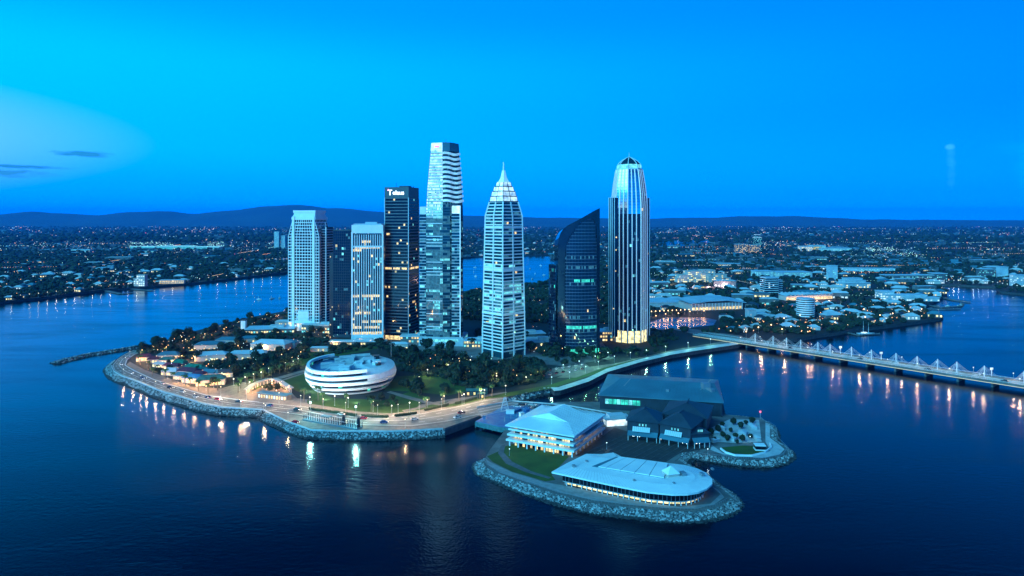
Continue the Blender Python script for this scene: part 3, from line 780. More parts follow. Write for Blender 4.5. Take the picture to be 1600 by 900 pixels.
for (x, y) in P8(14)+[(0, -19.3), (-13.6, -13.6), (13.6, -13.6)]: b = MB(); b.box(x, y, 0, 14.5, 1.4, 1.4); b.build('lobby_column', M_cream, t)
for sx, sy in ((-1, -.15), (1, .15)):
    b = MB(); b.box(sx*20.6, sy*19, 6, 172, 6.4, 15); b.build('corner_wing', M_glsD, t)
    b = MB()
    for yy in (-7.2, 0, 7.2): b.box(sx*24.1, sy*19+yy, 6, 172.6, .7, .7)
    b.box(sx*21.5, sy*19-7.8, 6, 172.6, .7, .7); b.build('wing_fin', M_bright, t)
    b = MB(); rg = random.Random(int(sx)+4)
    for k in range(30):
        if rg.random() < .16: b.box(sx*20.6+rg.uniform(-2, 2), sy*19-7.53, 14+k*5, 15.6+k*5, 1.6, .1)
    b.build('lit_windows', M_warm, t, kind='stuff')
b = MB(); b.prism(offset(P8(206), .4), 206, 207.5); b.build('cornice', M_bright, t)
b = MB(); q = P8(206); prev = [(x*.92, y*.92) for x, y in q]; pz = 207.5
rib = MB()
for k in range(1, 7):
    s = .95*(1-(k/6)**2.3) if k < 6 else .02; cur = [(x*s, y*s) for x, y in q]; z = 207.5 + 14.5*k/6
    b.prism(prev, pz, z, 0 if k > 2 else 1, None, cur)
    for (x0, y0), (x1, y1) in zip(prev, cur): rib.obox((x0*1.01, y0*1.01, pz), (x1*1.01, y1*1.01, z), .7, .7)
    prev, pz = cur, z
rib.cyl(0, 0, 221, 227, .25)
b.build('glass_dome', [M_glsT, M_cyan], t); rib.build('dome_rib', M_bright, t)

for name, px, py, w, d_, h, yw, m_, lab in (
        ('podium_hall', 505, 521, 52, 22, 11, -10, M_cream, 'pale stepped podium hall with warm lit terraces below the apartment tower'),
        ('podium_hall', 425, 520, 62, 30, 6, 8, M_roofblue, 'low glowing teal hall left of the apartment tower'),
        ('podium_hall', 655, 536, 44, 20, 8, 0, M_roofblue, 'low pale blue hall at the foot of the black tower'),
        ('podium_hall', 560, 541, 66, 12, 5, 0, M_roofblue, 'long low blue canopy below the striped tower'),
        ('podium_hall', 748, 543, 34, 24, 8, -4, M_roofblue, 'low blue roofed hall between the tallest and the spired tower'),
        ('podium_hall', 843, 545, 42, 34, 9, 4, M_cream, 'low pale podium block between the spired and the sail tower'),
        ('podium_hall', 825, 530, 40, 24, 7, 12, M_roofblue, 'flat blue roof behind the spired tower'),
        ('podium_hall', 948, 533, 44, 26, 12, 6, M_roofblue, 'blue stepped podium between the sail and the domed tower')):
    p = place(px, py, 10); t = empty(name, p, R(yw), lab, 'hall', 'podium halls at the feet of the towers')
    b = MB(); b.box(0, 0, 0, h-.8, w-2, d_-2); b.build('wall', M_conc, t)
    b = MB(); b.box(0, 0, h-.8, h, w, d_); b.build('roof', m_, t); b = MB(); b.box(w*.1, d_*.1, h+.01, h+2.2, w*.3, d_*.35); b.build('roof_plant', M_cream, t)
    b = MB(); rg = random.Random(px)
    for k in range(int(w/3.2)):
        for lv in range(max(1, int(h/4))):
            if rg.random() < .7: b.box(-w/2+2.5+k*3.2, -d_/2+.95, .8+lv*4, 3+lv*4, 2.2, .12, 0, rg.choice([0, 0, 1, 2]))
    b.build('lit_windows', [M_warm, M_cyan, M_yel], t, kind='stuff')
# ================================================================== oval white museum
mc = Vector((-143, 604, ZL))
t = empty('oval_museum', mc, R(0), 'oval white museum wrapped in curving bands with a cluttered blue roof court', 'museum')
NA = 72
def oval(k, za):                                 # k = scale
    pts = []
    for i in range(NA):
        a = 2*math.pi*i/NA; ca, sa = math.cos(a), math.sin(a)
        x = 39*math.copysign(abs(ca)**.85, ca); y = 45*math.copysign(abs(sa)**.85, sa)
        x, y = x*math.cos(.25) - y*math.sin(.25), x*math.sin(.25) + y*math.cos(.25)
        pts.append((x*k, y*k))
    return pts
def kz(z): return .80 + .20*math.sin(min(1, (z+1)/13.0)*math.pi/2) - max(0, z-14)*.006
def ring(name, z0, z1, m, k_out=0, i0=0, i1=NA, depth=.06):
    b = MB(); A = oval(kz(z0)+k_out, 0); B = oval(kz(z1)+k_out, 0); C_ = oval(kz(z1)+k_out-depth, 0); D_ = oval(kz(z0)+k_out-depth, 0)
    for i in range(i0, i1):
        j, i_ = (i+1) % NA, i % NA
        b.face([(*A[i_], z0), (*A[j], z0), (*B[j], z1), (*B[i_], z1)]); b.face([(*B[i_], z1), (*B[j], z1), (*C_[j], z1), (*C_[i_], z1)])
        b.face([(*D_[i_], z0), (*D_[j], z0), (*A[j], z0), (*A[i_], z0)]); b.face([(*C_[i_], z1), (*C_[j], z1), (*D_[j], z0), (*D_[i_], z0)])
    return b.build(name, m, t, smooth=False)
def mullring(z0, z1, i0, i1):
    g = MB(); rg = random.Random(int(z0*10)); A = oval(kz(z0)-.055, 0); B = oval(kz(z1)-.055, 0)
    for i in range(i0, i1):
        j, i_ = (i+1) % NA, i % NA; g.face([(*A[i_], z0), (*A[j], z0), (*B[j], z1), (*B[i_], z1)], 1 if rg.random() < .12 else 0)
    g.build('window_strip', [M_gls, M_tealw], t, kind='stuff')
S0, S1 = 30, 57                                   # ribboned part: left and front
ring('white_band', 0, 1.3, M_bright, .02)
mullring(1.3, 3.8, 0, NA)
ring('white_band', 3.8, 6.1, M_bright, .01)
mullring(6.1, 8.5, 0, NA)
ring('white_band', 8.5, 11.0, M_bright, .012)
mullring(11.0, 13.3, S0-4, S1)
ring('white_band', 13.3, 15.9, M_bright, .02, S0-8, S1+2)
mullring(15.9, 18.0, S0-4, S1-1)
ring('white_band', 18.0, 20.6, M_bright, .016, S0-8, S1)
b = MB(); lo_, mi_, hi_ = oval(kz(11.2)+.012, 0), oval(kz(15)-.02, 0), oval(kz(20)-.17, 0)
for i in range(S1, NA+S0-6):
    i_, j = i % NA, (i+1) % NA; q = min(1, (i-S1)/5, (NA+S0-6-i)/5); q2 = min(1, (i+1-S1)/5, (NA+S0-7-i)/5)
    h0, h1 = 19.6-1.2*q, 19.6-1.2*q2
    b.face([(*lo_[i_], 11.2), (*lo_[j], 11.2), (*mi_[j], 15.5), (*mi_[i_], 15.5)]); b.face([(*mi_[i_], 15.5), (*mi_[j], 15.5), (*hi_[j], h1), (*hi_[i_], h0)])
b.build('sloping_wall', M_white, t, smooth=True)
b = MB(); b.flat(oval(kz(15)-.03, 0), 15.0); b.build('roof_court', mat('blue_roof_membrane', (.10, .22, .42), .6, nz=(.2, (.08, .18, .36))), t)
b = MB(); P_ = oval(kz(19)-.16, 0); b.slab([P_[i % NA] for i in range(S1+3, NA+S0-8)], 15, 18.2, 0); b.build('upper_roof', M_roofblue, t)
b = MB(); rg = random.Random(12)
for cx, cy, w, d_, h in ((-6, 10, 13, 10, 22), (-10, -8, 12, 9, 19.5), (-22, 0, 9, 8, 18.5), (4, 20, 16, 9, 21), (14, 6, 9, 12, 20.5), (-2, -16, 9, 6, 19), (24, -8, 5, 7, 21), (-16, 22, 8, 7, 18), (8, -4, 6, 6, 20)):
    b = MB(); b.box(cx, cy, 15.02, h, w, d_, rg.uniform(-.2, .5)); b.box(cx, cy, h, h+.6, w+1, d_+1, rg.uniform(-.2, .5)); b.build('roof_plant', rg.choice([M_white, M_roofblue, M_cream]), t)
b = MB(); b.obox((-4, -24, 15.5), (10, 8, 21), .9, .9); b.obox((-20, -20, 15.5), (-8, 4, 20), .8, .8); b.build('roof_stair', M_bright, t)
b = MB(); b.cyl(33, 14, 20, 34, .2); b.build('roof_mast', M_metal, t)
b = MB(); b.box(25, -10, 18.22, 20, 4, 9, .5); b.build('roof_opening', M_dark, t)
b = MB(); b.box(18, 18, 18.2, 21, 7, 7, .2); b.build('roof_opening', M_dark, t)

for ch in t.children:                             # the whole drum leans up towards its right-hand side
    for v in ch.data.vertices: v.co.z += .0018*v.co.x*v.co.z
# ================================================================== pyramid roofed terrace building on the island
C0 = G(893, 713, ZI).xy; e1 = (G(799, 696, ZI).xy - C0).normalized(); e2 = Vector((-e1.y, e1.x)); 
if e2.y < 0: e2 = -e2
L1, L2 = 42.0, 48.0
yaw = math.atan2(-e1.y, -e1.x)                    # local +x points from the left corner to the front corner
org = C0 + e1*L1
t = empty('terraced_building', (*org, ZI), yaw, 'white terraced building under a large pale hipped roof with warm lit windows', 'building')
def loc2(u, v): return (u, v)                    # u along the front-left side, v away from it
def rr(a, b_, c_, d_): return [(a, b_), (c_, b_), (c_, d_), (a, d_)]
for k, (z, o_) in enumerate(((3.6, 1.6), (7.0, 1.0), (10.4, .4))):
    b = MB(); b.prism(rr(-o_-1.4, -o_-1.4, L1+o_+1.4, L2+o_+1.4), z, z+1.15); b.build('terrace_band', M_bright, t)
b = MB(); b.prism(rr(1.4, 1.4, L1-1.4, L2-1.4), 0, 14); b.build('core_wall', M_gls, t)
rg = random.Random(5)
for side in range(4):
    n_ = 21 if side % 2 == 0 else 24
    for lv, z in enumerate((0.0, 4.78, 8.18, 11.58)):
        g = MB()
        for i in range(n_):
            u = 1.4 + (L1-2.8)*i/n_ if side % 2 == 0 else 1.4 + (L2-2.8)*i/n_
            w = ((L1 if side % 2 == 0 else L2)-2.8)/n_*.8
            h = (3.3, 2.1, 2.1, 1.6)[lv]; p_ = (.75, .72, .35, .25)[lv]
            if side == 1: p_ *= (.9, .45, .3, .1)[lv]
            mi = rg.choice([0, 1]) if rg.random() < p_ else 2
            if side == 0: g.box(u+w/2, 1.34, z+.05, z+h, w, .12, 0, mi)
            elif side == 2: g.box(u+w/2, L2-1.34, z+.05, z+h, w, .12, 0, mi)
            elif side == 1: g.box(L1-1.34, u+w/2, z+.05, z+h, .12, w, 0, mi)
            else: g.box(1.34, u+w/2, z+.05, z+h, .12, w, 0, mi)
        g.build('window_row', [M_warm, M_yel, M_glsK], t, kind='stuff')
for i in range(8):
    for v in (-1.2, L2+1.2):
        b = MB(); b.box(-1+i*(L1+2)/7, v, 0, 3.6, .8, .8); b.build('column', M_bright, t)
for i in range(1, 8):
    for u in (-1.2, L1+1.2):
        b = MB(); b.box(u, -1.2+i*(L2+2.4)/8, 0, 3.6, .8, .8); b.build('column', M_bright, t)
E = rr(-3.4, -3.4, L1+3.4, L2+3.4); ze = 13.8
um = L1/2; r0, r1 = (um, 12.5), (um, L2-12.5); zr = 21.2
b = MB(); b.prism(E, ze-.7, ze); b.build('eave', M_bright, t)
def V3(p, z): return (p[0], p[1], z)
b = MB()                                         # gablet roof: hip skirt at the ends, gable above
gz = ze + (zr-ze)*.42; hw = (L1/2+3.4)*.56
for end, sgn, v0 in ((r0, -1, -3.4), (r1, 1, L2+3.4)):
    vg = end[1]
    A, B_ = (-3.4, v0), (L1+3.4, v0)
    gl, gr = (um-hw, vg), (um+hw, vg)
    q = [V3(A, ze), V3(B_, ze), V3(gr, gz), V3(gl, gz)]
    b.face(q if sgn < 0 else q[::-1], 1)
b.face([V3((L1+3.4, -3.4), ze), V3((L1+3.4, L2+3.4), ze), V3((um+hw, r1[1]), gz), V3(r1, zr), V3(r0, zr), V3((um+hw, r0[1]), gz)])
b.face([V3((-3.4, L2+3.4), ze), V3((-3.4, -3.4), ze), V3((um-hw, r0[1]), gz), V3(r0, zr), V3(r1, zr), V3((um-hw, r1[1]), gz)])
b.build('hipped_roof', [M_roofpale, M_roofpale], t)
for end, sgn in ((r0, -1), (r1, 1)):
    b = MB(); v = end[1]+sgn*.8
    b.face([(um-hw, v, gz), (um+hw, v, gz), (um, v, zr)]); b.face([(um+hw, v, gz), (um+hw, end[1], gz), (um, end[1], zr), (um, v, zr)]); b.face([(um, v, zr), (um, end[1], zr), (um-hw, end[1], gz), (um-hw, v, gz)])
    b.build('gablet', M_bright, t)
b = MB()
for k in range(16):                              # standing seams
    v = -1 + k*(L2+2)/15
    ins = max(r0[1], min(r1[1], v)); tt = 1.0
    if v < r0[1]: tt = (v+3.4)/(r0[1]+3.4)
    if v > r1[1]: tt = (L2+3.4-v)/(L2+3.4-r1[1])
    b.obox((L1+3.3, v, ze+.08), (L1+3.4-(L1/2+3.4)*tt*.98, v, ze+(zr-ze)*tt*.98+.08), .16, .14)
b.build('roof_seam', M_cream, t, kind='stuff')

# ================================================================== low building with the rounded white roof
ZR = 11.0
ro = [(862, 737), (885, 724), (916, 709), (940, 709.5), (958, 707), (964, 712.5), (1000, 718), (1039, 723), (1070, 726.5), (1090, 732), (1104, 739), (1113, 748), (1113, 756), (1105, 763), (1092, 768.5), (1075, 771.5), (1052, 772), (1011, 768), (970, 760), (927, 751), (895, 744)]
RP = PG(ro, ZR); cen = sum(RP, Vector((0, 0)))/len(RP)
t = empty('rounded_roof_pavilion', (*cen, 0), 0, 'low dark glass pavilion under a long white roof with one rounded end', 'pavilion')
rl = [p-cen for p in RP]
area = sum(rl[i-1].x*rl[i].y - rl[i].x*rl[i-1].y for i in range(len(rl)))
if area < 0: rl = rl[::-1]
rim = [tuple(p) for p in rl]
wall = offset(rim, -4.2); mid = offset(rim, -9)
b = MB(); b.slab(rim, ZR-.9, ZR-.05, 0); b.build('roof_edge', M_bright, t)
b = MB(); n_ = len(rim)
for i in range(n_):
    j = (i+1) % n_; b.face([(*rim[i], ZR), (*rim[j], ZR), (*mid[j], ZR+1.1), (*mid[i], ZR+1.1)])
b.flat(mid, ZR+1.1); b.build('white_roof', M_roofpale, t)
b = MB(); rp = resample(rim+[rim[0]], 110); mp_ = resample(mid+[mid[0]], 110)
for p, q in zip(rp, mp_): b.obox((*p, ZR+.03), (*q, ZR+1.14), .12, .1)
b.build('roof_seam', M_roofblue, t, kind='stuff')
for vx, vy, vs_ in ((-38, 6, 1.6), (-30, 14, 1.2), (30, -6, 1.8), (38, 2, 1.2), (12, -18, 1.0), (-8, -14, 1.0)):
    b = MB(); b.box(vx, vy, ZR+1.0, ZR+1.2+vs_*.6, vs_, vs_*1.4, .3); b.build('roof_vent', M_metal, t)
b = MB(); b.slab(wall, 5.6, ZR-.95, 0); b.build('glass_wall', M_glsK, t)
b = MB(); b.slab(offset(wall, -1.2), ZI, 5.6, 0); b.build('lower_wall', M_dark, t)
b = MB(); wl = resample(wall+[wall[0]], 90)
for p in wl: b.box(p.x, p.y, 5.6, ZR-.96, .22, .22)
b.build('mullion', M_metal, t, kind='stuff')
b = MB()
for i, (p, q) in enumerate(zip(wl, wl[1:])):
    b.obox((*p, 5.3), (*q, 5.3), .5, .35)
b.build('ledge', M_cream, t)
ow = [Vector(p) for p in resample(offset(wall, -.6)+[offset(wall, -.6)[0]], 64)]
for i in range(0, 64):
    p = ow[i]
    if p.y < 8:
        b = MB(); b.box(p.x, p.y, ZI, 5.3, .45, .45); b.build('column', M_bright, t)
b = MB()
for p, q in zip(ow, ow[1:]):
    if (p.y+q.y)/2 < 6:
        m_ = (p+q)/2; d = (q-p).normalized(); nI = Vector((-d.y, d.x))*.45; b.obox((*(p.lerp(q, .15)+nI), 4.3), (*(p.lerp(q, .85)+nI), 4.3), .1, 1.1)
b.build('lit_window_row', M_yel, t, kind='stuff')
pan = [Vector(p)-cen for p in PG([(925, 729), (1038, 748), (1044, 725), (963, 714)], ZR+1.1)]
b = MB(); b.slab([tuple(p) for p in pan], ZR+1.12, ZR+1.3); b.build('recessed_frame', M_ware, t)
for k in range(5):
    a0_, a1_ = k/5+.003, (k+1)/5-.003
    q = [pan[0].lerp(pan[1], a0_), pan[0].lerp(pan[1], a1_), pan[3].lerp(pan[2], a1_), pan[3].lerp(pan[2], a0_)]
    if k == 0: q = [q[0].lerp(q[1], .45), q[1], q[2], q[3].lerp(q[2], .35)]
    b = MB(); c_ = sum(q, Vector((0, 0)))/4; b.slab([tuple(c_+(p-c_)*.985) for p in q], ZR+1.3, ZR+1.75); b.build('roof_panel', M_roofpale, t)
sk = G(1048, 742, ZR+1.1).xy - cen
b = MB(); b.box(sk.x, sk.y, ZR+1.1, ZR+2.6, 6.6, 6.6, .3); b.build('skylight_base', M_sand, t)
b = MB(); c_, s_ = math.cos(.3), math.sin(.3); Q = [(sk.x+x*c_-y*s_, sk.y+x*s_+y*c_) for x, y in rect(7.4, 7.4)]; b.prism(Q, ZR+2.6, ZR+6, 0, None, [(sk.x+(x-sk.x)*.04, sk.y+(y-sk.y)*.04) for x, y in Q]); b.build('skylight_pyramid', M_bright, t)
b = MB(); b.box(sk.x+6.5, sk.y-.5, ZR+1.1, ZR+3, 2.4, 3, .3); b.build('roof_plant', M_metal, t)

# ================================================================== big teal warehouse on its pier
A0 = G(935, 617, 14).xy; A1 = G(1131, 629, 14).xy; d = (A1-A0).normalized(); n_ = Vector((-d.y, d.x)); LW = (A1-A0).length
t = empty('warehouse', (*A0, 0), math.atan2(d.y, d.x), 'long teal-grey warehouse with a low gabled roof and a lit teal window strip', 'warehouse')
b = MB(); b.box(LW/2, 36, -1, 2.6, LW+4, 80); b.build('pier_slab', M_dkconc, t)
b = MB(); b.box(LW/2, 36, 2.6, 13.6, LW-2, 70); b.build('wall', M_shed, t)
b = MB()
for k in range(46): b.box(1.5+k*(LW-3)/45, .9, 2.8, 13.4, .3, .25)
b.build('wall_rib', M_shed, t, kind='stuff')
for z0, sgn in ((0, 1),):
    b = MB(); ez, rz_ = 14, 19.5
    b.face([(0, 0, ez), (LW, 0, ez), (LW-5, 37, rz_), (14, 37, rz_)]); b.face([(LW, 74, ez), (0, 74, ez), (14, 37, rz_), (LW-5, 37, rz_)])
    b.face([(0, 74, ez), (0, 0, ez), (14, 37, rz_)]); b.face([(LW, 0, ez), (LW, 74, ez), (LW-5, 37, rz_)]); b.prism(rr(0, 0, LW, 74), ez-.6, ez-.02); b.build('roof', M_ware, t)
b = MB()
for k in range(30): b.obox((4+k*(LW-6)/29, .1, 14.1), (15+k*(LW-21)/29, 36.9, 19.6), .22, .14)
b.build('roof_seam', M_ware, t, kind='stuff')
for i in range(9):
    b = MB(); b.box(6.5+i*3.0, .84, 7.4, 11.2, 2.7, .2); b.build('lit_window', M_tealw if i % 3 else M_cyan, t)
b = MB(); b.box(LW-12, 26, 17, 22, 6, 5, .4); b.box(LW-9, 22, 16, 19, 3, 8, .6); b.obox((LW-16, 22, 17), (LW-8, 32, 23), .6, .6); b.build('roof_plant', M_metal, t)
b = MB(); b.box(52, 16, 16.2, 17.4, 2.6, 2.6); b.obox((18, 20, 17.1), (22, 36, 19.4), .8, .3); b.build('roof_vent', M_metal, t)

# dark gabled sheds
def hip_roof(b, x0, y0, x1, y1, ze_, zr_, mi=0, ridge='x', in_=None):
    w, d_ = x1-x0, y1-y0; k = in_ if in_ is not None else min(w, d_)/2
    if ridge == 'x': r0_, r1_ = (x0+k, (y0+y1)/2), (x1-k, (y0+y1)/2)
    else: r0_, r1_ = ((x0+x1)/2, y0+k), ((x0+x1)/2, y1-k)
    a, b_, c_, e_ = (x0, y0, ze_), (x1, y0, ze_), (x1, y1, ze_), (x0, y1, ze_); p, q = (*r0_, zr_), (*r1_, zr_)
    if ridge == 'x':
        b.face([a, b_, q, p], mi); b.face([c_, e_, p, q], mi); b.face([e_, a, p], mi); b.face([b_, c_, q], mi)
    else:
        b.face([b_, c_, q, p], mi); b.face([e_, a, p, q], mi); b.face([a, b_, p], mi); b.face([c_, e_, q], mi)
    b.face([a, e_, c_, b_], mi)
def shed(pa, pb, depth, hgt, rise, lab, awn=True, kk=None):
    A = G(*pa, ZI).xy; B_ = G(*pb, ZI).xy; d = (B_-A).normalized(); L = (B_-A).length
    t = empty('gabled_shed', (*A, ZI), math.atan2(d.y, d.x), lab, 'shed', 'dark gabled wharf sheds')
    b = MB(); b.box(L/2, depth/2, 3.8, hgt, L, depth); b.build('wall', M_shed, t)
    b = MB(); b.box(L/2, depth/2+1.5, 0, 3.8, L-3, depth-3); b.build('ground_floor', M_dark, t)
    b = MB(); hip_roof(b, -1.2, -1.2, L+1.2, depth+1.2, hgt+.05, hgt+rise, 0, 'y', kk); b.build('hipped_roof', M_roofdark, t)
    b = MB(); b.obox((L/2, depth*.3, hgt+rise+.1), (L/2, depth*.7, hgt+rise+.1), .5, .3); b.build('ridge_cap', M_shed, t)
    for k in range(4):
        b = MB(); b.box(1+k*(L-2)/3, -2.6, 0, 3.6, .4, .4); b.build('awning_post', M_cream, t)
    b = MB(); b.face([(.5, -3.2, 3.7), (L-.5, -3.2, 3.7), (L-.5, -.02, 6), (.5, -.02, 6)]); b.face([(.5, -3.2, 3.5), (.5, -.02, 5.8), (L-.5, -.02, 5.8), (L-.5, -3.2, 3.5)]); b.face([(.5, -3.2, 3.5), (L-.5, -3.2, 3.5), (L-.5, -3.2, 3.7), (.5, -3.2, 3.7)]); b.build('veranda_roof', M_ware, t)
    if awn:
        b = MB()
        for k in range(9):
            x = L*.18 + k*L*.062; b.face([(x, -2.0, 6.2), (x+L*.056, -2.0, 6.2), (x+L*.056, -.1, 9), (x, -.1, 9)])
        b.build('awning', M_roofblue, t)
    rg = random.Random(pa[0]); b = MB()
    for k in range(3): b.box(L*(.4+.1*k), -.06, 9.6, 11, .9, .1)
    b.build('upper_window', M_whw if rg.random() < .4 else M_cyan, t)
    b = MB()
    for k in range(5):
        if rg.random() < .8: b.ball(rg.uniform(1, L-1), -2.9, 3.3, .28)
    b.build('veranda_lamp', M_lampc, t)
    return t
shed((1036, 676), (1104, 684), 34, 13, 6, 'dark hipped shed at the back with the highest ridge', False)
shed((980, 686), (1029, 691), 24, 12.5, 6.5, 'dark wharf shed with a pale awning nearest the terraced building')
shed((1031, 691), (1079, 700), 26, 12.5, 6.5, 'dark wharf shed with a blue-white awning, middle of the row')
shed((1080, 699), (1108, 697), 20, 8.5, 3, 'low dark shed at the garden end of the row', False)
b = MB(); p0 = G(948, 668, ZI).xy; t = empty('glass_link', (*p0, ZI), .2, 'pale blue flat canopy linking the terraced building and the sheds', 'canopy')
b.box(9, 6, 5, 5.6, 20, 12); b.box(9, 6, 5.65, 7.4, 12, 8); b.build('canopy_roof', M_roofblue, t)
for x in (0, 18):
    for y in (1, 11): b = MB(); b.box(x, y, 0, 5, .4, .4); b.build('canopy_post', M_metal, t)
b = MB(); b.box(9, 6, 0, 3, 16, 8); b.build('kiosk', M_whw, t)

# causeway bridge from the shore to the island
cw0 = [G(p, q, 5).xy for p, q in ((745, 636), (800, 626), (880, 632), (955, 645))]; cw1 = [G(p, q, 5).xy for p, q in ((752, 650), (800, 640), (880, 645), (945, 656))]
t = empty('causeway_bridge', (*cw0[1], 0), 0, 'low road bridge carrying traffic across the channel to the island', 'bridge')
b = MB(); o_ = cw0[1]
b.slab([tuple(p-o_) for p in cw0+cw1[::-1]], 3.6, 4.55); b.build('deck', M_asph, t)
for nm, ln in (('parapet', cw0), ('parapet', cw1)):
    b = MB(); 
    for a, c_ in zip(ln, ln[1:]): b.obox((*(a-o_), 4.9), (*(c_-o_), 4.9), .4, .8)
    b.build(nm, M_cream, t)
b = MB()
for k in (.22, .5, .78):
    for a, c_ in zip(range(3), range(1, 4)):
        p, q = cw0[a].lerp(cw1[a], k)-o_, cw0[c_].lerp(cw1[c_], k)-o_; b.obox((*p, 4.58), (*q, 4.58), .35, .06)
b.build('lane_line', M_paint, t)
for k in range(5):
    p = cw0[1].lerp(cw0[2], k/4)-o_; q = cw1[1].lerp(cw1[2], k/4)-o_; b = MB(); b.obox((*p, 1.8), (*q, 1.8), 1.2, 3.5); b.build('pier', M_conc, t)

# edge bridge by the seawall (dark soffit) at the east end of the apron
t = empty('quay_wall', (*G(694, 672, ZL).xy, 0), 0, 'dark quay wall below the road where the riprap ends', 'quay wall')
q0 = G(694, 672, ZL).xy; q1 = G(749, 652, ZL).xy - q0
b = MB(); b.obox((0, 0, 2), (*q1, 2), 1.2, 4.4); b.build('wall', M_dkconc, t)
b = MB(); b.obox((0, 0, 4.7), (*q1, 4.7), .5, 1.0); b.build('parapet', M_conc, t)

# blue jetty with deck clutter
J = [G(p, q, 5).xy for p, q in ((743, 658), (780, 666.5), (797, 668), (836, 641), (812, 634), (788, 634))]
t = empty('blue_jetty', (*J[0], 0), 0, 'blue painted jetty platform with white boxes and a small lattice mast', 'jetty'); o_ = J[0]
b = MB(); b.slab([tuple(p-o_) for p in J], 4.0, 5.0); b.build('deck', M_deckblue, t)
b = MB(); jl = [p-o_ for p in J[:3]]
for a, c_ in zip(jl, jl[1:]): b.obox((*a, 3.0), (*c_, 3.0), .6, 3.4)
b.build('fascia', mat('weathered_teal_steel', (.06, .2, .22), .7, nz=(.5, (.04, .12, .14))), t)
for k in range(5):
    p = jl[0].lerp(jl[2], k/4); b = MB(); b.cyl(p.x, p.y+.8, -1, 4, .5); b.build('pile', M_dkconc, t)
for k, (px, py, w, d_, h) in enumerate(((797, 646, 6, 3.5, 2.4), (815, 651, 3, 3, 2.8), (806, 643, 9, 4, 1.6), (757, 655, 2, 2, 2.4), (822, 643, 5, 3, 1.8))):
    p = G(px, py, 5).xy-o_; b = MB(); b.box(p.x, p.y, 5.02, 5+h, w, d_, .5*k); b.box(p.x, p.y, 5+h+.01, 5.3+h, w+.5, d_+.5, .5*k); b.build('deck_house', M_white if k < 2 else M_deckblue, t)
p = G(789, 641, 5).xy-o_; b = MB()
for sx, sy in ((-1, -1), (1, -1), (1, 1), (-1, 1)): b.obox((p.x+sx*3, p.y+sy*3, 5), (p.x+sx*.5, p.y+sy*.5, 15), .35, .35)
for k in range(5):
    w = 3-k*.5; z = 5.2+k*2
    for a, c_ in zip(rect(2*w, 2*w), rect(2*w, 2*w)[1:]+rect(2*w, 2*w)[:1]): b.obox((p.x+a[0], p.y+a[1], z), (p.x+c_[0], p.y+c_[1], z+.9), .25, .25)
b.build('lattice_mast', M_roofblue, t)
for k in range(5):
    p = (J[3].lerp(J[1], .1+k*.19)-o_)*.9+Vector((2, 5)); b = MB(); b.cyl(p.x, p.y, 5, 8, .12); b.build('bollard_post', M_cream, t)

# glass roofed shelter on the apron
P0 = G(478, 655, ZL).xy; P1_ = G(562, 670, ZL).xy; d = (P1_-P0).normalized(); L = (P1_-P0).length
t = empty('waterfront_shelter', (*P0, ZL), math.atan2(d.y, d.x), 'long waterfront shelter of dark posts with a blue ledge between road and riprap', 'shelter')
b = MB(); b.box(L/2, 0, 0, .9, L, 7); b.build('plinth', M_ware, t)
for k in range(24):
    b = MB(); b.box(k*L/23, 2.6, .9, 4.2, .35, .35); b.build('post', M_shed, t); b = MB(); b.box(k*L/23, -2.0, .9, 3.4, .35, .35); b.build('post', M_shed, t)
b = MB(); b.box(L/2, 2.6, 4.2, 4.5, L, .6); b.box(L/2, -2, 3.4, 3.7, L, .5); b.build('rail', M_metal, t)
for x in (L*.7, L*.97): b = MB(); b.cyl(x, .5, .9, 6.5, 1.5, 1.1, 10); b.ball(x, .5, 6.5, 1.3); b.build('dark_drum', M_dark, t)
b = MB(); b.box(L*.38, .4, 4.5, 4.9, L*.16, 4.2); b.build('canopy', M_ware, t)

# ================================================================== long mast bridge
B0 = G(1150, 533.5, 6).xy; B1 = G(1600, 603, 6).xy; bd = (B1-B0).normalized(); bn = Vector((-bd.y, bd.x))
if bn.y < 0: bn = -bn
BL = (B1-B0).length + 150; BW = 22
t = empty('mast_bridge', (*B0, 0), 0, 'long low road bridge with a row of white masts and fanned cables', 'bridge')
def bp(s_, w_): return bd*s_ + bn*w_
b = MB(); P_ = [tuple(bp(*q)) for q in ((-60, 0), (BL, 0), (BL, BW), (-60, BW))]; b.slab(P_, 4.6, 6.0); b.build('deck', M_asph, t)
b = MB(); b.obox((*bp(-60, -.3), 5.2), (*bp(BL, -.3), 5.2), .6, 2.4); b.obox((*bp(-60, BW+.3), 5.2), (*bp(BL, BW+.3), 5.2), .6, 2.4); b.build('edge_beam', M_conc, t)
b = MB()
for w_ in (-.3, BW+.3):
    for z in (6.8, 7.3): b.obox((*bp(-60, w_), z), (*bp(BL, w_), z), .12, .12)
    k = -60
    while k < BL: b.obox((*bp(k, w_), 6.4), (*bp(k, w_), 7.4), .15, .15); k += 4
b.build('railing', M_bright, t, kind='stuff')
b = MB(); b.obox((*bp(-60, -.68), 4.3), (*bp(BL, -.68), 4.3), .12, .35); b.build('light_strip', mat('amber_edge_light', (.5, .4, .2), .5, em=(1, .7, .35), es=.9), t)
b = MB()
for w_ in (3.5, 7, 14.5, 18): b.obox((*bp(-60, w_), 6.03), (*bp(BL, w_), 6.03), .3, .05)
b.build('lane_line', M_paint, t); b = MB(); b.obox((*bp(-60, 10.8), 6.3), (*bp(BL, 10.8), 6.3), 1.6, .6); b.build('median', M_cream, t)
k = 12
while k < BL:
    b = MB(); b.obox((*bp(k, 2.5), 2.2), (*bp(k, BW-2.5), 2.2), 1.8, 4.8); b.build('pier', M_dkconc, t); k += 27
px_m = [1180, 1208, 1229, 1251, 1278, 1297, 1330.5, 1361.5, 1400, 1433, 1465, 1495, 1538, 1600]
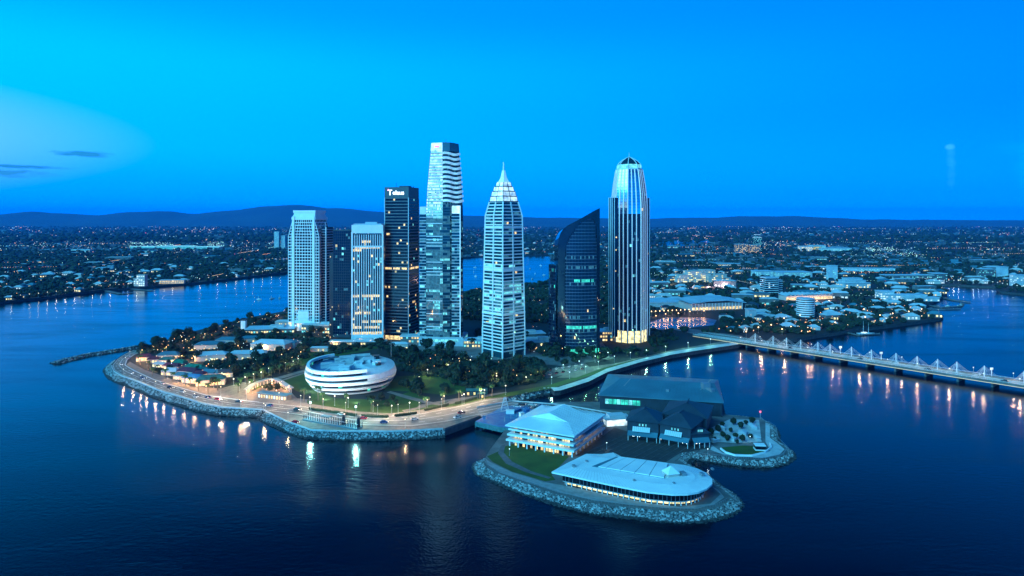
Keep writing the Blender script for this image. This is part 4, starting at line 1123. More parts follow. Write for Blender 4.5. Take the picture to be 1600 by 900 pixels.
def bs_of(px, w_):                                # distance along the bridge at which a bearing meets it
    r_ = (px-800)/F; o_ = B0 + bn*w_
    return (r_*o_.y - o_.x)/(bd.x - r_*bd.y)
ms = [bs_of(p, 10.8) for p in px_m]; ms += [ms[-1]+33, ms[-1]+66]
for s_ in ms:
    p = bp(s_, 10.8); m_ = MB(); m_.obox((*p, 6.4), (*p, 16.4), .5, .5); m_.ball(p.x, p.y, 16.6, .35); mo = m_.build('mast', M_bright, t)
    cb = MB()
    for sg in (-1, 1):
        for q, zt in ((2.2, 14.5), (4, 15.2), (5.6, 15.9), (7.2, 16.5)):
            for w_ in (-.2, BW+.2):
                cb.obox((*p, zt), (*bp(s_+sg*q, w_ if q > 0 else 10.8), 6.6), .10, .10)
    cb.build('cable_fan', M_bright, mo, kind='stuff').matrix_parent_inverse.identity()
for px in (1314, 1377.5, 1550):
    s_ = bs_of(px, BW); p = bp(s_, BW-1); b = MB(); b.obox((*p, 6), (*p, 12.5), .3, .3); b.box(p.x, p.y, 12, 14, 2.6, .6); b.build('sign_post', M_whw, t)

# ================================================================== lamps
def lamp_proto(name, label, group, h, m, col, power, headr=.42):
    t = empty(name, (0, 0, -500), 0, label, 'street lamp', group)
    b = MB(); b.cyl(0, 0, 0, h, .16, .1, 6); b.cyl(0, 0, 0, .6, .35, .25, 6); b.build('pole', M_metal, t)
    b = MB(); b.ball(0, 0, h+.2, headr, n=8); b.build('lamp_head', m, t)
    point((0, 0, h+.2), power, col, headr*1.15, t)
    return t
used = set()
def put(proto, loc, rz=0, label=None, sc=None):
    if proto.name not in used:
        used.add(proto.name); proto.location = loc; proto.rotation_euler = (0, 0, rz)
        if sc: proto.scale = sc if isinstance(sc, tuple) else (sc, sc, sc)
        if label: proto['label'] = label
        return proto
    return copy_tree(proto, loc, rz, sc, label=label)
WARM, COOL = (1, .68, .36), (.55, .95, 1)
lp_sea = lamp_proto('seawall_lamp', 'street lamp', 'lamps along the seawall road', 6.0, M_lampw, (1, .66, .36), 4600, .32)
lp_palm = lamp_proto('promenade_lamp', 'street lamp', 'globe lamps among the palms', 7.5, M_lampw, (1, .74, .30), 7000, .55)
lp_park = lamp_proto('park_lamp', 'park lamp', 'park lamps in the trees', 6, M_lampw, (.95, .95, .35), 7000, .55)
lp_cool = lamp_proto('tall_lamp', 'tall lamp', 'tall cool lamps on the apron', 12, M_lampc, (.35, 1, .9), 42000, .9)
lp_vil = lamp_proto('village_lamp', 'village lamp', 'amber lamps in the village', 4, M_lampo, (1, .52, .18), 15000, .4)
sea = [(193, 587), (208, 593), (220, 597.5), (229, 601.5), (243, 607), (256, 611), (272, 617), (288, 622), (304, 627), (325, 633), (347, 636.5), (376, 638.5), (412, 643), (450, 658)]
for k, (a, b_) in enumerate(sea):
    put(lp_sea, G(a, b_, ZL), 0, 'warm seawall road lamp at the bend round the peninsula tip' if k < 3 else 'warm seawall road lamp above the riprap in front of the village' if k < 10 else 'warm seawall road lamp east of the village junction')
for k, (a, b_) in enumerate([(196, 568), (203, 558)]): put(lp_sea, G(a, b_, ZL), 0, 'warm lamp on the inner kerb of the curved road')
for k, (a, b_) in enumerate([(484, 636), (523, 634), (544, 637), (583, 643), (612, 650), (668, 640), (694, 634), (725, 631), (757, 624), (790, 617), (640, 645)]):
    put(lp_palm, G(a, b_, ZL), 0, 'warm globe lamp beside a palm in front of the oval museum' if a < 620 else 'warm globe lamp by the park palms east of the museum')
for k, (a, b_) in enumerate([(374, 611), (383, 600), (396, 595), (408, 592), (420, 586), (434, 582), (446, 577), (458, 574), (466, 570), (390, 608), (365, 603)]):
    put(lp_park, G(a, b_, ZL), 0, 'yellow-green park lamp in the palm avenue left of the lawn')
for a, b_, l_ in ((485, 655, 'bright cool lamp at the left end of the waterfront shelter'), (556, 662, 'bright cool lamp by the dark drums of the shelter')):
    put(lp_cool, G(a, b_, ZL), 0, l_)
put(lp_sea, G(415, 646, ZL), 0, 'warm lamp where the two riprap slopes meet'); put(lp_sea, G(633, 669, ZL), 0, 'lone slim lamp on the apron edge below the road')
for a, b_ in [(222, 553), (230, 572), (246, 580), (262, 592), (278, 598), (292, 601), (306, 606), (322, 611), (334, 606), (284, 562), (270, 570), (345, 592), (300, 566), (338, 572), (218, 566), (363, 560), (390, 556), (412, 548), (428, 519), (352, 533)]:
    put(lp_vil, G(a, b_, ZL), 0, 'amber lamp between the coloured village roofs')
for a, b_ in [(440, 604), (425, 607), (452, 611), (410, 612), (432, 618), (395, 615)]:
    put(lp_vil, G(a, b_, ZL), 0, 'amber lamp lighting the curved garden plaza')
lp_isl = lamp_proto('island_lamp', 'small lamp', 'small lamps on the island', 4, M_lampc, (.7, .95, 1), 500, .3)
for a, b_, l_ in ((796, 712, 'slim white lamp on the island lawn'), (1106, 712, 'small pale lamp on the spit path by the cove'), (948, 702, 'small warm lamp beside the dark timber deck'), (1172, 692, 'small lamp among the garden terrace shrubs')):
    put(lp_isl, G(a, b_, ZI), 0, l_)
lp_prom = lamp_proto('boardwalk_lamp', 'lamp', 'lamps along the east promenade', 6, M_lampc, (.35, 1, .6), 10000, .5)
for a, b_ in [(862, 600), (890, 592), (915, 583), (935, 575), (960, 566), (985, 560), (1010, 556), (1040, 550), (1075, 544), (1110, 538), (905, 574), (880, 580), (930, 566), (950, 560)]:
    put(lp_prom, G(a, b_, ZL), 0, 'green-tinged lamp on the promenade below the dark towers')
lp_br = lamp_proto('bridge_lamp', 'lamp', 'lamps along the mast bridge', 5, M_lampw, (1, .62, .36), 5500, .4)
for k in range(14):
    s_ = 6 + k*27; p = bp(s_, -.1) + B0; put(lp_br, (p.x, p.y, 6.4), 0, 'warm lamp on the near parapet of the mast bridge')
for k in range(12):
    s_ = 18 + k*31; p = bp(s_, BW+.1) + B0; put(lp_br, (p.x, p.y, 6.4), 0, 'warm lamp on the far parapet of the mast bridge')
lp_sh = lamp_proto('shore_lamp', 'lamp', 'lamps along the right shore', 7, M_lampo, (1, .5, .16), 3600, .8)
for a, b_ in [(1166, 527), (1185, 520), (1205, 516), (1222, 523), (1236, 519), (1262, 521), (1282, 514), (1305, 512), (1327, 508), (1352, 503), (1375, 500), (1395, 497), (1420, 494), (1440, 490), (1460, 494), (1060, 497), (1078, 494), (1040, 498), (1025, 501), (1100, 493), (1225, 505), (1250, 500), (1350, 490)]:
    put(lp_sh, G(a, b_, ZL), 0, 'amber lamp on the right bank across the water')
lp_sh2 = lamp_proto('far_quay_lamp', 'lamp', 'white lamps along the far right quay', 8, M_lampc, (.8, .95, 1), 1300, .6)
for k in range(20): put(lp_sh2, G(1460+k*7.6, 443.5 + (0 if k < 10 else (k-10)*1.25), ZL), 0, 'white lamp on the far quay across the right basin')
lp_sh3 = lamp_proto('river_bank_lamp', 'lamp', 'white lamps along the left river bank', 7, M_lampw, (1, .85, .6), 1100, .6)
for k in range(33):
    x = 4 + k*14; y = 472 - 12*x/103 if x < 103 else 460 - 8*(x-103)/62 if x < 165 else 452 - 5*(x-165)/74 if x < 239 else 447 - 6*(x-239)/72 if x < 311 else 441 - 17*(x-311)/146
    put(lp_sh3, G(x, y-1, ZL), 0, 'white lamp on the far river bank at the left')
lp_road_fill = lamp_proto('fill_road_lamp', 'street lamp', 'added lamps brightening the wide road', 8, M_lampw, (1, .72, .44), 26000, .35)  # added to brighten the road, set inland so the water mirrors none
for a, b_ in [(345, 620), (385, 625), (436, 630), (470, 634.5), (505, 640), (540, 646), (590, 650), (622, 649), (655, 646), (690, 640), (722, 634), (752, 626)]:
    put(lp_road_fill, G(a, b_, ZL), 0, 'added fill lamp on the inner kerb of the wide road east of the village')
for a, b_ in [(640, 575), (668, 588), (700, 580), (722, 595), (748, 586), (776, 598), (800, 586), (822, 600), (842, 592), (690, 565), (735, 572), (790, 572), (655, 600), (812, 574)]:  # lamps added here to lighten the park trees
    put(lp_park, G(a, b_, ZL), 0, 'added lamp lightening the dark trees of the park')
for a, b_ in [(260, 548), (290, 536), (320, 527), (350, 519), (380, 511), (410, 503), (435, 497), (300, 552), (345, 550), (372, 546), (402, 552), (440, 560), (470, 556), (520, 541), (482, 528), (510, 524)]:
    put(lp_vil, G(a, b_, ZL), 0, 'amber lamp among the trees behind the village and halls')
for k in range(14):
    put(lp_sh, G(1018 + k*6.5, 494 - k*.35, ZL), 0, 'golden lamp in the row on the lagoon shore below the convention hall')
for k, pl_ in enumerate([[(484, 640), (520, 645), (556, 650)], [(566, 651), (606, 652.5)], [(618, 651), (650, 647)], [(664, 642), (700, 634)], [(712, 632), (744, 624)]]):
    w_ = resample(PG(pl_, ZL), 12); b = MB()
    for a, c_ in zip(w_, w_[1:]):
        b.obox((*a, ZL+.8), (*c_, ZL+.8), 1.6+rnd.random()*.8, 1.5+rnd.random()*.6)
    for a in w_: b.ball(a.x, a.y, ZL+1.1, 1.1, 0, 1.0, 6, .3)
    tag(b.build('hedge', M_leaf), ['long clipped hedge between the road and the museum lawn', 'short hedge right of the long clipped one, below the museum', 'hedge beside the round trees at the road', 'hedge by the pale path and palms', 'last hedge along the road towards the jetty'][k], 'hedge', 'hedges along the road')
arc = [G(a, b_, ZL).xy for a, b_ in ((385, 616), (394, 609), (405, 603.5), (418, 599.5), (428, 598.5), (437, 602), (446, 608), (455, 614))]
t = empty('curved_arcade', (*arc[0], ZL), 0, 'curved amber lit arcade arching round the small plaza left of the museum', 'arcade')
ar = [p-arc[0] for p in resample(arc, 22)]
b = MB()
for p, q in zip(ar, ar[1:]): b.obox((*p, 4.1), (*q, 4.1), 4.5, .5)
b.build('canopy', M_sand, t)
for k, p in enumerate(ar):
    b = MB(); b.box(p.x, p.y, 0, 3.9, .6, .6); b.build('column', M_sand, t)
b = MB()
for k, (p, q) in enumerate(zip(ar, ar[1:])):
    m_ = (p+q)/2; b.ball(m_.x, m_.y-.6, 3.3, .45, 0, None, 5)
b.build('lantern', M_warm, t, kind='stuff')
for k in (2, 6, 10, 14, 18): point((ar[k].x, ar[k].y-1.5, 3), 3500, (1, .48, .15), .4, t)
pl = [G(a, b_, ZL) for a, b_ in ((402, 621), (448, 626))]; d = (pl[1]-pl[0]).xy; L = d.length
t = empty('plaza_shops', pl[0], math.atan2(d.y, d.x), 'low row of pinkish lit shopfronts between the curved arcade and the road', 'shops')
b = MB(); b.box(L/2, 3, 0, 3.8, L, 6); b.build('wall', M_pave, t); b = MB(); b.box(L/2, 3, 3.8, 4.2, L+1, 7.4); b.build('roof', M_ware, t)
for k in range(11): b = MB(); b.box(2+k*(L-4)/10, -.1, .3, 2.6, 1.3, .3); b.build('shop_window', M_warm if k % 3 else M_whw, t)
# unseen lights added to whiten the museum's left bands
for a, b_, pw in ((470, 612, 15000), (505, 628, 15000), (560, 632, 8000)):
    p = G(a, b_, ZL); t = empty('added_floodlight', p, 0, 'added ground light whitening the museum wall' , 'added_floodlight', 'added museum lights')
    b = MB(); b.box(0, 0, 0, 1.2, 1.2, .8); b.build('housing', M_dark, t); b = MB(); b.box(0, .45, .3, 1.1, 1.0, .06); b.build('lens', M_lampc, t)
    l = bpy.data.lights.new('fill_beam', 'SPOT'); l.energy = pw*2.2; l.color = (.75, .95, 1); l.spot_size = R(100); l.spot_blend = .6; l.shadow_soft_size = .5
    o = bpy.data.objects.new('fill_beam', l); COL.objects.link(o); o.parent = t; o.location = (0, .8, 1.2)
    tgt = mc + Vector((-8, -30, 12)) - p; o.rotation_euler = tgt.to_track_quat('-Z', 'Y').to_euler()

# ================================================================== cars
def car_mesh(colname, rgb):
    pm = mat(colname, rgb, .25, .3)
    return pm
M_tyre = mat('tyre_rubber', (.02, .02, .02), .8); M_head = mat('headlight', (.9, .9, .9), .3, em=(1, .95, .8), es=3); M_tail = mat('tail_light', (.5, .02, .02), .3, em=(1, .05, .03), es=.9)
def car(colm, name='car'):
    t = empty(name, (0, 0, -500)); t['category'] = 'car'
    b = MB(); x = [(-2.3, .35), (2.3, .35), (2.35, .85), (1.5, 1.0), (-2.0, 1.05), (-2.3, .9)]
    n_ = len(x); 
    for s_, sg in ((-.9, 1), (.9, -1)):
        f = [(u, s_, w) for u, w in x]; b.face(f if sg > 0 else f[::-1])
    for i in range(n_):
        (u0, w0), (u1, w1) = x[i], x[(i+1) % n_]; b.face([(u0, .9, w0), (u1, .9, w1), (u1, -.9, w1), (u0, -.9, w0)])
    b.build('body', colm, t)
    b = MB(); b.prism([(-1.75, -.85), (1.2, -.85), (1.2, .85), (-1.75, .85)], 1.0, 1.5, 0, None, [(-1.35, -.68), (.5, -.68), (.5, .68), (-1.35, .68)]); b.build('glass_house', M_glsK, t)
    b = MB(); b.box(-.42, 0, 1.5, 1.54, 1.9, 1.38); b.build('roof', colm, t)
    for ux in (-1.45, 1.45):
        for uy in (-.86, .86):
            b = MB(); P_ = [(ux+.34*math.cos(a*math.pi/5), .34+.34*math.sin(a*math.pi/5)) for a in range(10)]
            for s2 in (-.1, .1): b.face([(p, uy+s2, q) for p, q in (P_ if s2 < 0 else P_[::-1])])
            for i in range(10):
                p, q = P_[i], P_[(i+1) % 10]; b.face([(p[0], uy-.1, p[1]), (p[0], uy+.1, p[1]), (q[0], uy+.1, q[1]), (q[0], uy-.1, q[1])])
            b.build('wheel', M_tyre, t)
    for uy in (-.62, .62):
        b = MB(); b.box(2.34, uy, .6, .82, .08, .4); b.build('headlight', M_head, t)
        b = MB(); b.box(-2.31, uy, .6, .85, .06, .35); b.build('tail_light', M_tail, t)
    return t
cm = {'red': car_mesh('red_car_paint', (.55, .02, .05)), 'dark': car_mesh('dark_car_paint', (.03, .04, .06)), 'white': car_mesh('white_car_paint', (.7, .7, .72)), 'blue': car_mesh('blue_car_paint', (.05, .12, .3))}
protos = {k: car(v) for k, v in cm.items()}
def heading(px, py, rev=False):
    p = G(px, py, ZL).xy; best = min(range(119), key=lambda k: (RO[k].lerp(RI[k], .5)-p).length)
    d = RO[best+1].lerp(RI[best+1], .5) - RO[best].lerp(RI[best], .5); return math.atan2(d.y, d.x) + (math.pi if rev else 0)
for px, py, c_, lab, rv in ((568, 655, 'red', 'bright red car on the road in front of the museum', 0), (462, 661, 'red', 'dark red car parked on the lower apron by the riprap', 0), (533, 648.5, 'white', 'white car on the road behind the waterfront shelter', 1), (464.5, 641, 'dark', 'dark car on the road just left of the shelter', 0), (421, 635, 'blue', 'dark blue car east of the village junction', 1), (721, 646, 'dark', 'dark car on the wide road near the jetty', 0), (715, 653, 'white', 'white car nearest the quay wall', 1), (373, 629, 'dark', 'dark car at the village junction', 1), (340, 625, 'red', 'red car on the road right of the village', 0), (265, 607, 'dark', 'dark car on the road in front of the village', 0), (254, 600, 'white', 'white car before the village palms', 1), (205, 584, 'white', 'white car on the bend with headlights on', 0), (190, 570, 'white', 'white car high on the outer bend', 0), (201, 561, 'white', 'white car entering the bend behind the trees', 1), (222, 592, 'blue', 'blue car leaving the bend', 0), (285, 613, 'white', 'white car in the outer lane before the village', 0), (305, 621, 'white', 'pale car following along the seawall', 0), (325, 622, 'blue', 'blue car in the inner lane near the junction', 1), (648, 656, 'white', 'pale car in the middle of the road east of the shelter', 0), (600, 661, 'blue', 'blue car behind the red one east of the museum', 0)):
    h = heading(px, py, rv); loc = G(px, py, ZL+.31)
    pr = protos[c_]
    o = put(pr, loc, h, lab, 1.25); o['group'] = 'cars on the seawall road'
for k, px in enumerate((1190, 1235, 1290, 1345, 1392, 1450, 1520, 1570)):
    s_ = bs_of(px, 6); w_ = 5 if k % 2 else 16; p = B0 + bp(s_, w_); c_ = ('white', 'dark')[k % 2]
    o = put(protos[c_], (p.x, p.y, 6.04), math.atan2(bd.y, bd.x)+(math.pi if k % 2 else 0), 'small %s car crossing the mast bridge with its lights on' % c_, 1.2); o['group'] = 'cars on the mast bridge'
for k in range(9):
    p = cw0[1].lerp(cw0[2], .1+k*.1).lerp(cw1[1].lerp(cw1[2], .1+k*.1), .35 if k % 2 else .65); c_ = ('white', 'dark', 'blue')[k % 3]; d = cw0[2]-cw0[1]
    o = put(protos[c_], (p.x, p.y, 4.56), math.atan2(d.y, d.x), 'small %s car on the causeway bridge' % c_); o['group'] = 'cars on the causeway'
rg = random.Random(8)
for k in range(16):                              # car park by the trees
    a, b_ = 840 + (k % 8)*10, 589 - (k % 8)*1.7 - (k//8)*7; c_ = rg.choice(['white', 'dark', 'blue', 'white', 'dark'])
    o = put(protos[c_], G(a, b_, ZL+.1), R(70), '%s car parked in the lot under the trees by the promenade' % c_); o['group'] = 'cars in the promenade car park'
sheet('car_park', [(830, 596), (860, 590), (925, 577), (915, 568), (870, 574), (828, 584)], M_asph)
# ================================================================== trees
def crown_mesh(name, seed, mats, r=5.0, h=4.2, n=620, lobes=7, leaf=.85):
    rg = random.Random(seed); b = MB(); L = [(rg.uniform(-.45, .45)*r, rg.uniform(-.45, .45)*r, rg.uniform(-.2, .45)*h, rg.uniform(.45, .68)) for _ in range(lobes)]
    L.append((0, 0, 0, .75))
    for _ in range(n):
        cx, cy, cz, s = rg.choice(L); v = Vector((rg.gauss(0, 1), rg.gauss(0, 1), rg.gauss(0, 1))).normalized()
        q = rg.uniform(.72, 1.05); p = Vector((cx + v.x*r*s*q, cy + v.y*r*s*q, cz + v.z*h*s*q))
        nn_ = (v + Vector((rg.uniform(-.7, .7), rg.uniform(-.7, .7), rg.uniform(-.4, .7)))).normalized()
        a = nn_.cross(Vector((0, 0, 1))) 
        if a.length < .1: a = Vector((1, 0, 0))
        a.normalize(); c_ = nn_.cross(a); s2 = leaf*rg.uniform(.5, 1.2)
        b.face([p + a*s2*i + c_*s2*j for i, j in ((-1, -.4), (0, -1), (1, -.2), (.3, 1), (-.6, .8))], 0 if rg.random() < .6 else 1)
    me = bpy.data.meshes.new(name); me.from_pydata(b.v, [], b.f)
    for m_ in mats: me.materials.append(m_)
    me.polygons.foreach_set('material_index', b.m); me.update(); return me
def tree_proto(seed, r, h, th):
    t = empty('broadleaf_tree', (0, 0, -500), 0, 'tree', 'tree')
    b = MB(); b.cyl(0, 0, 0, th, .45, .25, 6)
    rg = random.Random(seed)
    for k in range(4):
        a = k*1.6+rg.random(); b.obox((0, 0, th*.7), (math.cos(a)*r*.5, math.sin(a)*r*.5, th+h*.3), .2, .2)
    b.build('trunk', M_bark, t)
    o = bpy.data.objects.new('crown', crown_mesh('crown', seed, [M_leaf, M_leaf2], r, h)); COL.objects.link(o); o.parent = t; o.location = (0, 0, th+h*.55)
    return t
TP = [tree_proto(100+k, r, h, th) for k, (r, h, th) in enumerate(((5.2, 4.4, 3), (6.5, 5, 3.4), (4.2, 4.4, 2.6), (5.8, 4.0, 3.2)))]
def palm_proto(seed, h):
    t = empty('palm_tree', (0, 0, -500), 0, 'palm', 'palm tree'); rg = random.Random(seed)
    b = MB(); b.cyl(0, 0, 0, h, .32, .2, 6); b.build('trunk', M_bark, t)
    b = MB()
    for k in range(15):
        a = 2*math.pi*k/15 + rg.uniform(-.2, .2); up = rg.uniform(.0, .9); L = rg.uniform(2.8, 3.8); pts = []
        for q in range(5):
            u = q/4; pts.append(Vector((math.cos(a)*L*u*(1-.15*u), math.sin(a)*L*u*(1-.15*u), h + up*2.2*u - 3.0*u*u*(1-up*.35))))
        sd = Vector((-math.sin(a), math.cos(a), 0))
        for q in range(4):
            w0, w1 = (.15, .65, .75, .5, .05)[q], (.15, .65, .75, .5, .05)[q+1]
            b.face([pts[q], pts[q]+sd*w0-Vector((0, 0, w0*.5)), pts[q+1]+sd*w1-Vector((0, 0, w1*.5)), pts[q+1]]); b.face([pts[q+1], pts[q+1]-sd*w1-Vector((0, 0, w1*.5)), pts[q]-sd*w0-Vector((0, 0, w0*.5)), pts[q]])
    b.build('fronds', M_palm, t); return t
PP = [palm_proto(1, 9.5), palm_proto(2, 8)]
rt = random.Random(77)
def pip(x, y, P):
    c_ = False; n = len(P)
    for i in range(n):
        x1, y1 = P[i-1][0], P[i-1][1]; x2, y2 = P[i][0], P[i][1]
        if (y1 > y) != (y2 > y) and x < (x2-x1)*(y-y1)/(y2-y1)+x1: c_ = not c_
    return c_
n_tree = [0]
MARK = [(G(545, 600, ZL), 'the oval museum'), (G(694, 541, ZL), 'the tallest tower'), (G(787, 560, ZL), 'the spired tower'), (G(900, 553, ZL), 'the sail tower'), (G(983, 537, ZL), 'the domed tower'), (G(628, 532, ZL), 'the black tower'), (G(576, 534, ZL), 'the striped tower'), (G(485, 520, ZL), 'the apartment tower'), (G(425, 545, ZL), 'the large blue hall'), (G(388, 560, ZL), 'the long blue hall with a lit end'), (G(331, 562, ZL), 'the bright blue hall'), (G(381, 516, ZL), 'the white kiosk tower'), (G(264, 559, ZL), 'the village roofs'), (G(214, 548, ZL), 'the road bend at the tip'), (G(328, 545, ZL), 'the wide river side hall'), (G(425, 600, ZL), 'the curved arcade'), (G(750, 618, ZL), 'the teal poolside pavilion'), (G(690, 600, ZL), 'the open park lawn'), (G(870, 588, ZL), 'the promenade car park'), (G(1040, 530, ZL), 'the bridge approach'),
        (G(1094, 440, ZL), 'the floodlit pink complex'), (G(1202, 458, ZL), 'the white gridded tower'), (G(1258, 496, ZL), 'the round banded tower'), (G(1140, 480, ZL), 'the curved convention hall'), (G(1262, 466, ZL), 'the sawtooth hall'), (G(1333, 449, ZL), 'the stacked hall'), (G(1030, 478, ZL), 'the long low mall'), (G(1412, 468, ZL), 'the waterfront hall by the marina'), (G(1173, 496, ZL), 'the pale cube building'), (G(1353, 512, ZL), 'the moored sailing ship'), (G(1420, 436, ZL), 'the dark flat terminal'), (G(1540, 434, ZL), 'the teal block at the far right shore'), (G(1352, 424, ZL), 'the long thin cyan roof'), (G(1235, 432, ZL), 'the broad cyan hall'), (G(1592, 447, ZL), 'the far right quay'),
        (G(222, 447, ZL), 'the pink lit stepped hotel'), (G(270, 443, ZL), 'the amber arcade'), (G(166, 424, ZL), 'the pale gabled house'), (G(40, 455, ZL), 'the far left river bank'), (G(380, 430, ZL), 'the river bank left of the apartment tower'), (G(120, 440, ZL), 'the river pier'), (G(330, 420, ZL), 'the dark left forest'), (G(840, 480, ZL), 'the river behind the spired tower'), (G(900, 390, ZL), 'the far bank behind the sail tower'), (G(760, 392, ZL), 'the far bank behind the spired tower')]
MARK += [(G(a, b_, ZI), n_) for a, b_, n_ in ((1188, 655, 'the red beacon'), (1187, 702, 'the white cube pavilion'), (1144, 688, 'the square garden kiosk'), (1119, 680, 'the small blue-roofed kiosk'), (1160, 678, 'the broad terrace shelter'))]
def beside(p):
    m_ = min(MARK, key=lambda m_: (m_[0]-p).length); d = p - m_[0]
    return (('right of ' if d.x > 0 else 'left of ') if abs(d.x) > abs(d.y) else ('behind ' if d.y > 0 else 'in front of ')) + m_[1]
def grove(poly, n, lab, group, protos=TP, smin=.8, smax=1.3, avoid=()):
    xs_ = [p[0] for p in poly]; ys_ = [p[1] for p in poly]; k = 0; tries = 0; got = []
    while k < n and tries < n*60:
        tries += 1; a, b_ = rt.uniform(min(xs_), max(xs_)), rt.uniform(min(ys_), max(ys_))
        if not pip(a, b_, poly): continue
        p = G(a, b_, ZL)
        if any((p-q).length < 5.2 for q in got): continue
        if any((p.xy-Vector(c_[:2])).length < c_[2] for c_ in avoid): continue
        got.append(p); sz = rt.uniform(smin, smax); o = put(rt.choice(protos), p, rt.uniform(0, 6), '%s dark leafy tree %s' % ('large' if sz > 1.15 else 'small' if sz < .8 else 'mid-sized', beside(p)), (sz*rt.uniform(.85, 1.15), sz*rt.uniform(.85, 1.15), sz*rt.uniform(.75, 1.3))); o['group'] = group; k += 1; n_tree[0] += 1
    return got
# ================================================================== village houses
def house(name, px, py, w, d_, h, rise, yaw_, roofm, lab, group, cat='house', wallm=None, lit=.5, ridge='x', z=ZL):
    t = empty(name, G(px, py, z), R(yaw_), lab, cat, group)
    b = MB(); b.box(0, 0, 0, h, w-1.2, d_-1.2); b.build('wall', wallm or M_sand, t)
    b = MB(); hip_roof(b, -w/2, -d_/2, w/2, d_/2, h+.02, h+rise, 0, ridge, min(w, d_)*.35); b.build('roof', roofm, t)
    rg = random.Random(int(px*7+py)); b = MB()
    for k in range(max(2, int(w/2.6))):
        if rg.random() < lit: b.box(-w/2+1.6+k*2.6, -d_/2+.52, .5, min(h-.6, 2.6), 1.6, .14, 0, rg.choice([0, 0, 1]))
    if b.v: b.build('lit_windows', [M_warm, M_yel], t, kind='stuff')
    return t
VG = 'village shops by the seawall road'
vil = [(264, 559, 20, 12, 4, 3, 8, M_ware, 'slate grey hipped roof at the back of the village'), (261, 567, 13, 9, 4, 2.5, 12, M_teal, 'small teal roof behind the white curved canopy'), (281, 572, 13, 9, 4, 3, -10, M_green, 'bright green hipped roof in the middle row of the village'),
       (270, 577, 17, 8, 4, 2.5, -14, M_maroon, 'long maroon roof left of the bright green one'), (305, 580, 20, 9, 4, 3, -16, M_green, 'long green roof towards the right of the village'), (296, 586, 20, 10, 4.5, 3, -18, M_maroon, 'wide maroon roof in the centre of the village'),
       (269, 585, 15, 10, 4, 2.5, -12, M_roofblue, 'pale blue roof between the white canopy and the palms'), (304, 597, 18, 10, 4.5, 3, -16, M_deckblue, 'blue roof on the front row of the village'), (284, 592, 12, 8, 4, 2.5, -18, M_ware, 'grey teal roof on the front row'),
       (330, 600, 22, 12, 5, 3.5, 18, M_teal, 'dark teal roof with a long lit shopfront at the right end'), (330, 588, 18, 9, 4, 3, -10, M_ware, 'slate roof behind the dark teal one'), (350, 588, 16, 9, 4, 3, 10, M_roofdark, 'dark roof at the right back corner of the village'),
       (226, 563, 14, 9, 4, 3, 20, M_maroon, 'maroon roof lit orange at the left end of the village'), (240, 566, 11, 8, 3.6, 2.6, 10, M_maroon, 'small dark red roof beside the curved canopy'), (312, 590, 12, 8, 4, 2.6, -14, M_maroon, 'small maroon roof between the blue and green roofs'),
       (252, 573, 14, 8, 3.6, 1.4, -22, M_roofblue, 'pale lilac curved canopy roof near the road'), (318, 584, 12, 8, 4, 2.6, 8, M_teal, 'small teal roof right of the long green roof'), (343, 597, 9, 7, 4, 2, 18, M_roofdark, 'small dark roof at the junction corner')]
for a, b_, w, d_, h, r_, y_, m_, lab in vil: house('village_shop', a, b_, w*1.12, d_*1.15, h, r_, y_, m_, lab, VG, 'shop', lit=.95)
HG = 'blue roofed halls behind the village'
for a, b_, w, d_, h, r_, y_, m_, lab in ((331, 562, 32, 16, 6, 3, 14, M_roofblue, 'bright blue hall roof just behind the village trees'), (328, 545, 30, 20, 6, 3, 8, M_ware, 'wide blue-grey hall nearest the river trees'), (358, 538, 28, 16, 6, 3, -6, M_ware, 'grey-blue hall among trees near the river'), (388, 560, 38, 15, 6, 3, 10, M_roofblue, 'long blue hall with a white lit end'), (425, 545, 42, 22, 7, 4, -8, M_roofblue, 'large blue curved hall left of the apartment tower'), (452, 542, 22, 18, 6, 3, -8, M_ware, 'smaller slate hall beside the large blue hall'), (392, 534, 22, 12, 5, 2.5, 12, M_ware, 'low dark hall behind the large blue hall'), (448, 507, 30, 14, 5, 2, 6, M_cream, 'pale low pavilion on the river side of the apartment tower'), (500, 548, 20, 12, 4, 1, 4, M_roofblue, 'small flat pool pavilion on the lawn behind the museum')):
    house('long_hall', a, b_, w, d_, h, r_, y_, m_, lab, HG, 'hall', lit=.4)
t = empty('white_kiosk_tower', G(381, 516, ZL), 0, 'small white square tower at the river edge of the peninsula', 'tower'); b = MB(); b.box(0, 0, 0, 13, 6, 6); b.build('wall', M_bright, t); b = MB(); b.box(0, 0, 13, 14, 7, 7); b.build('roof', M_roofdark, t)
house('glass_pavilion_shop', 745, 616, 18, 9, 4, 1, 6, M_teal, 'teal roofed poolside pavilion behind the palms near the jetty', None, 'pavilion', M_glsT, .6)
house('bus_shelter', 752, 622, 7, 3, 4, .6, 10, M_teal, 'small teal bus shelter beside the pale road', None, 'shelter', M_glsT, .2)
house('park_building', 624, 545, 22, 10, 6, 2, 0, M_roofblue, 'small blue roofed building behind the museum trees', None, 'building', lit=.8)

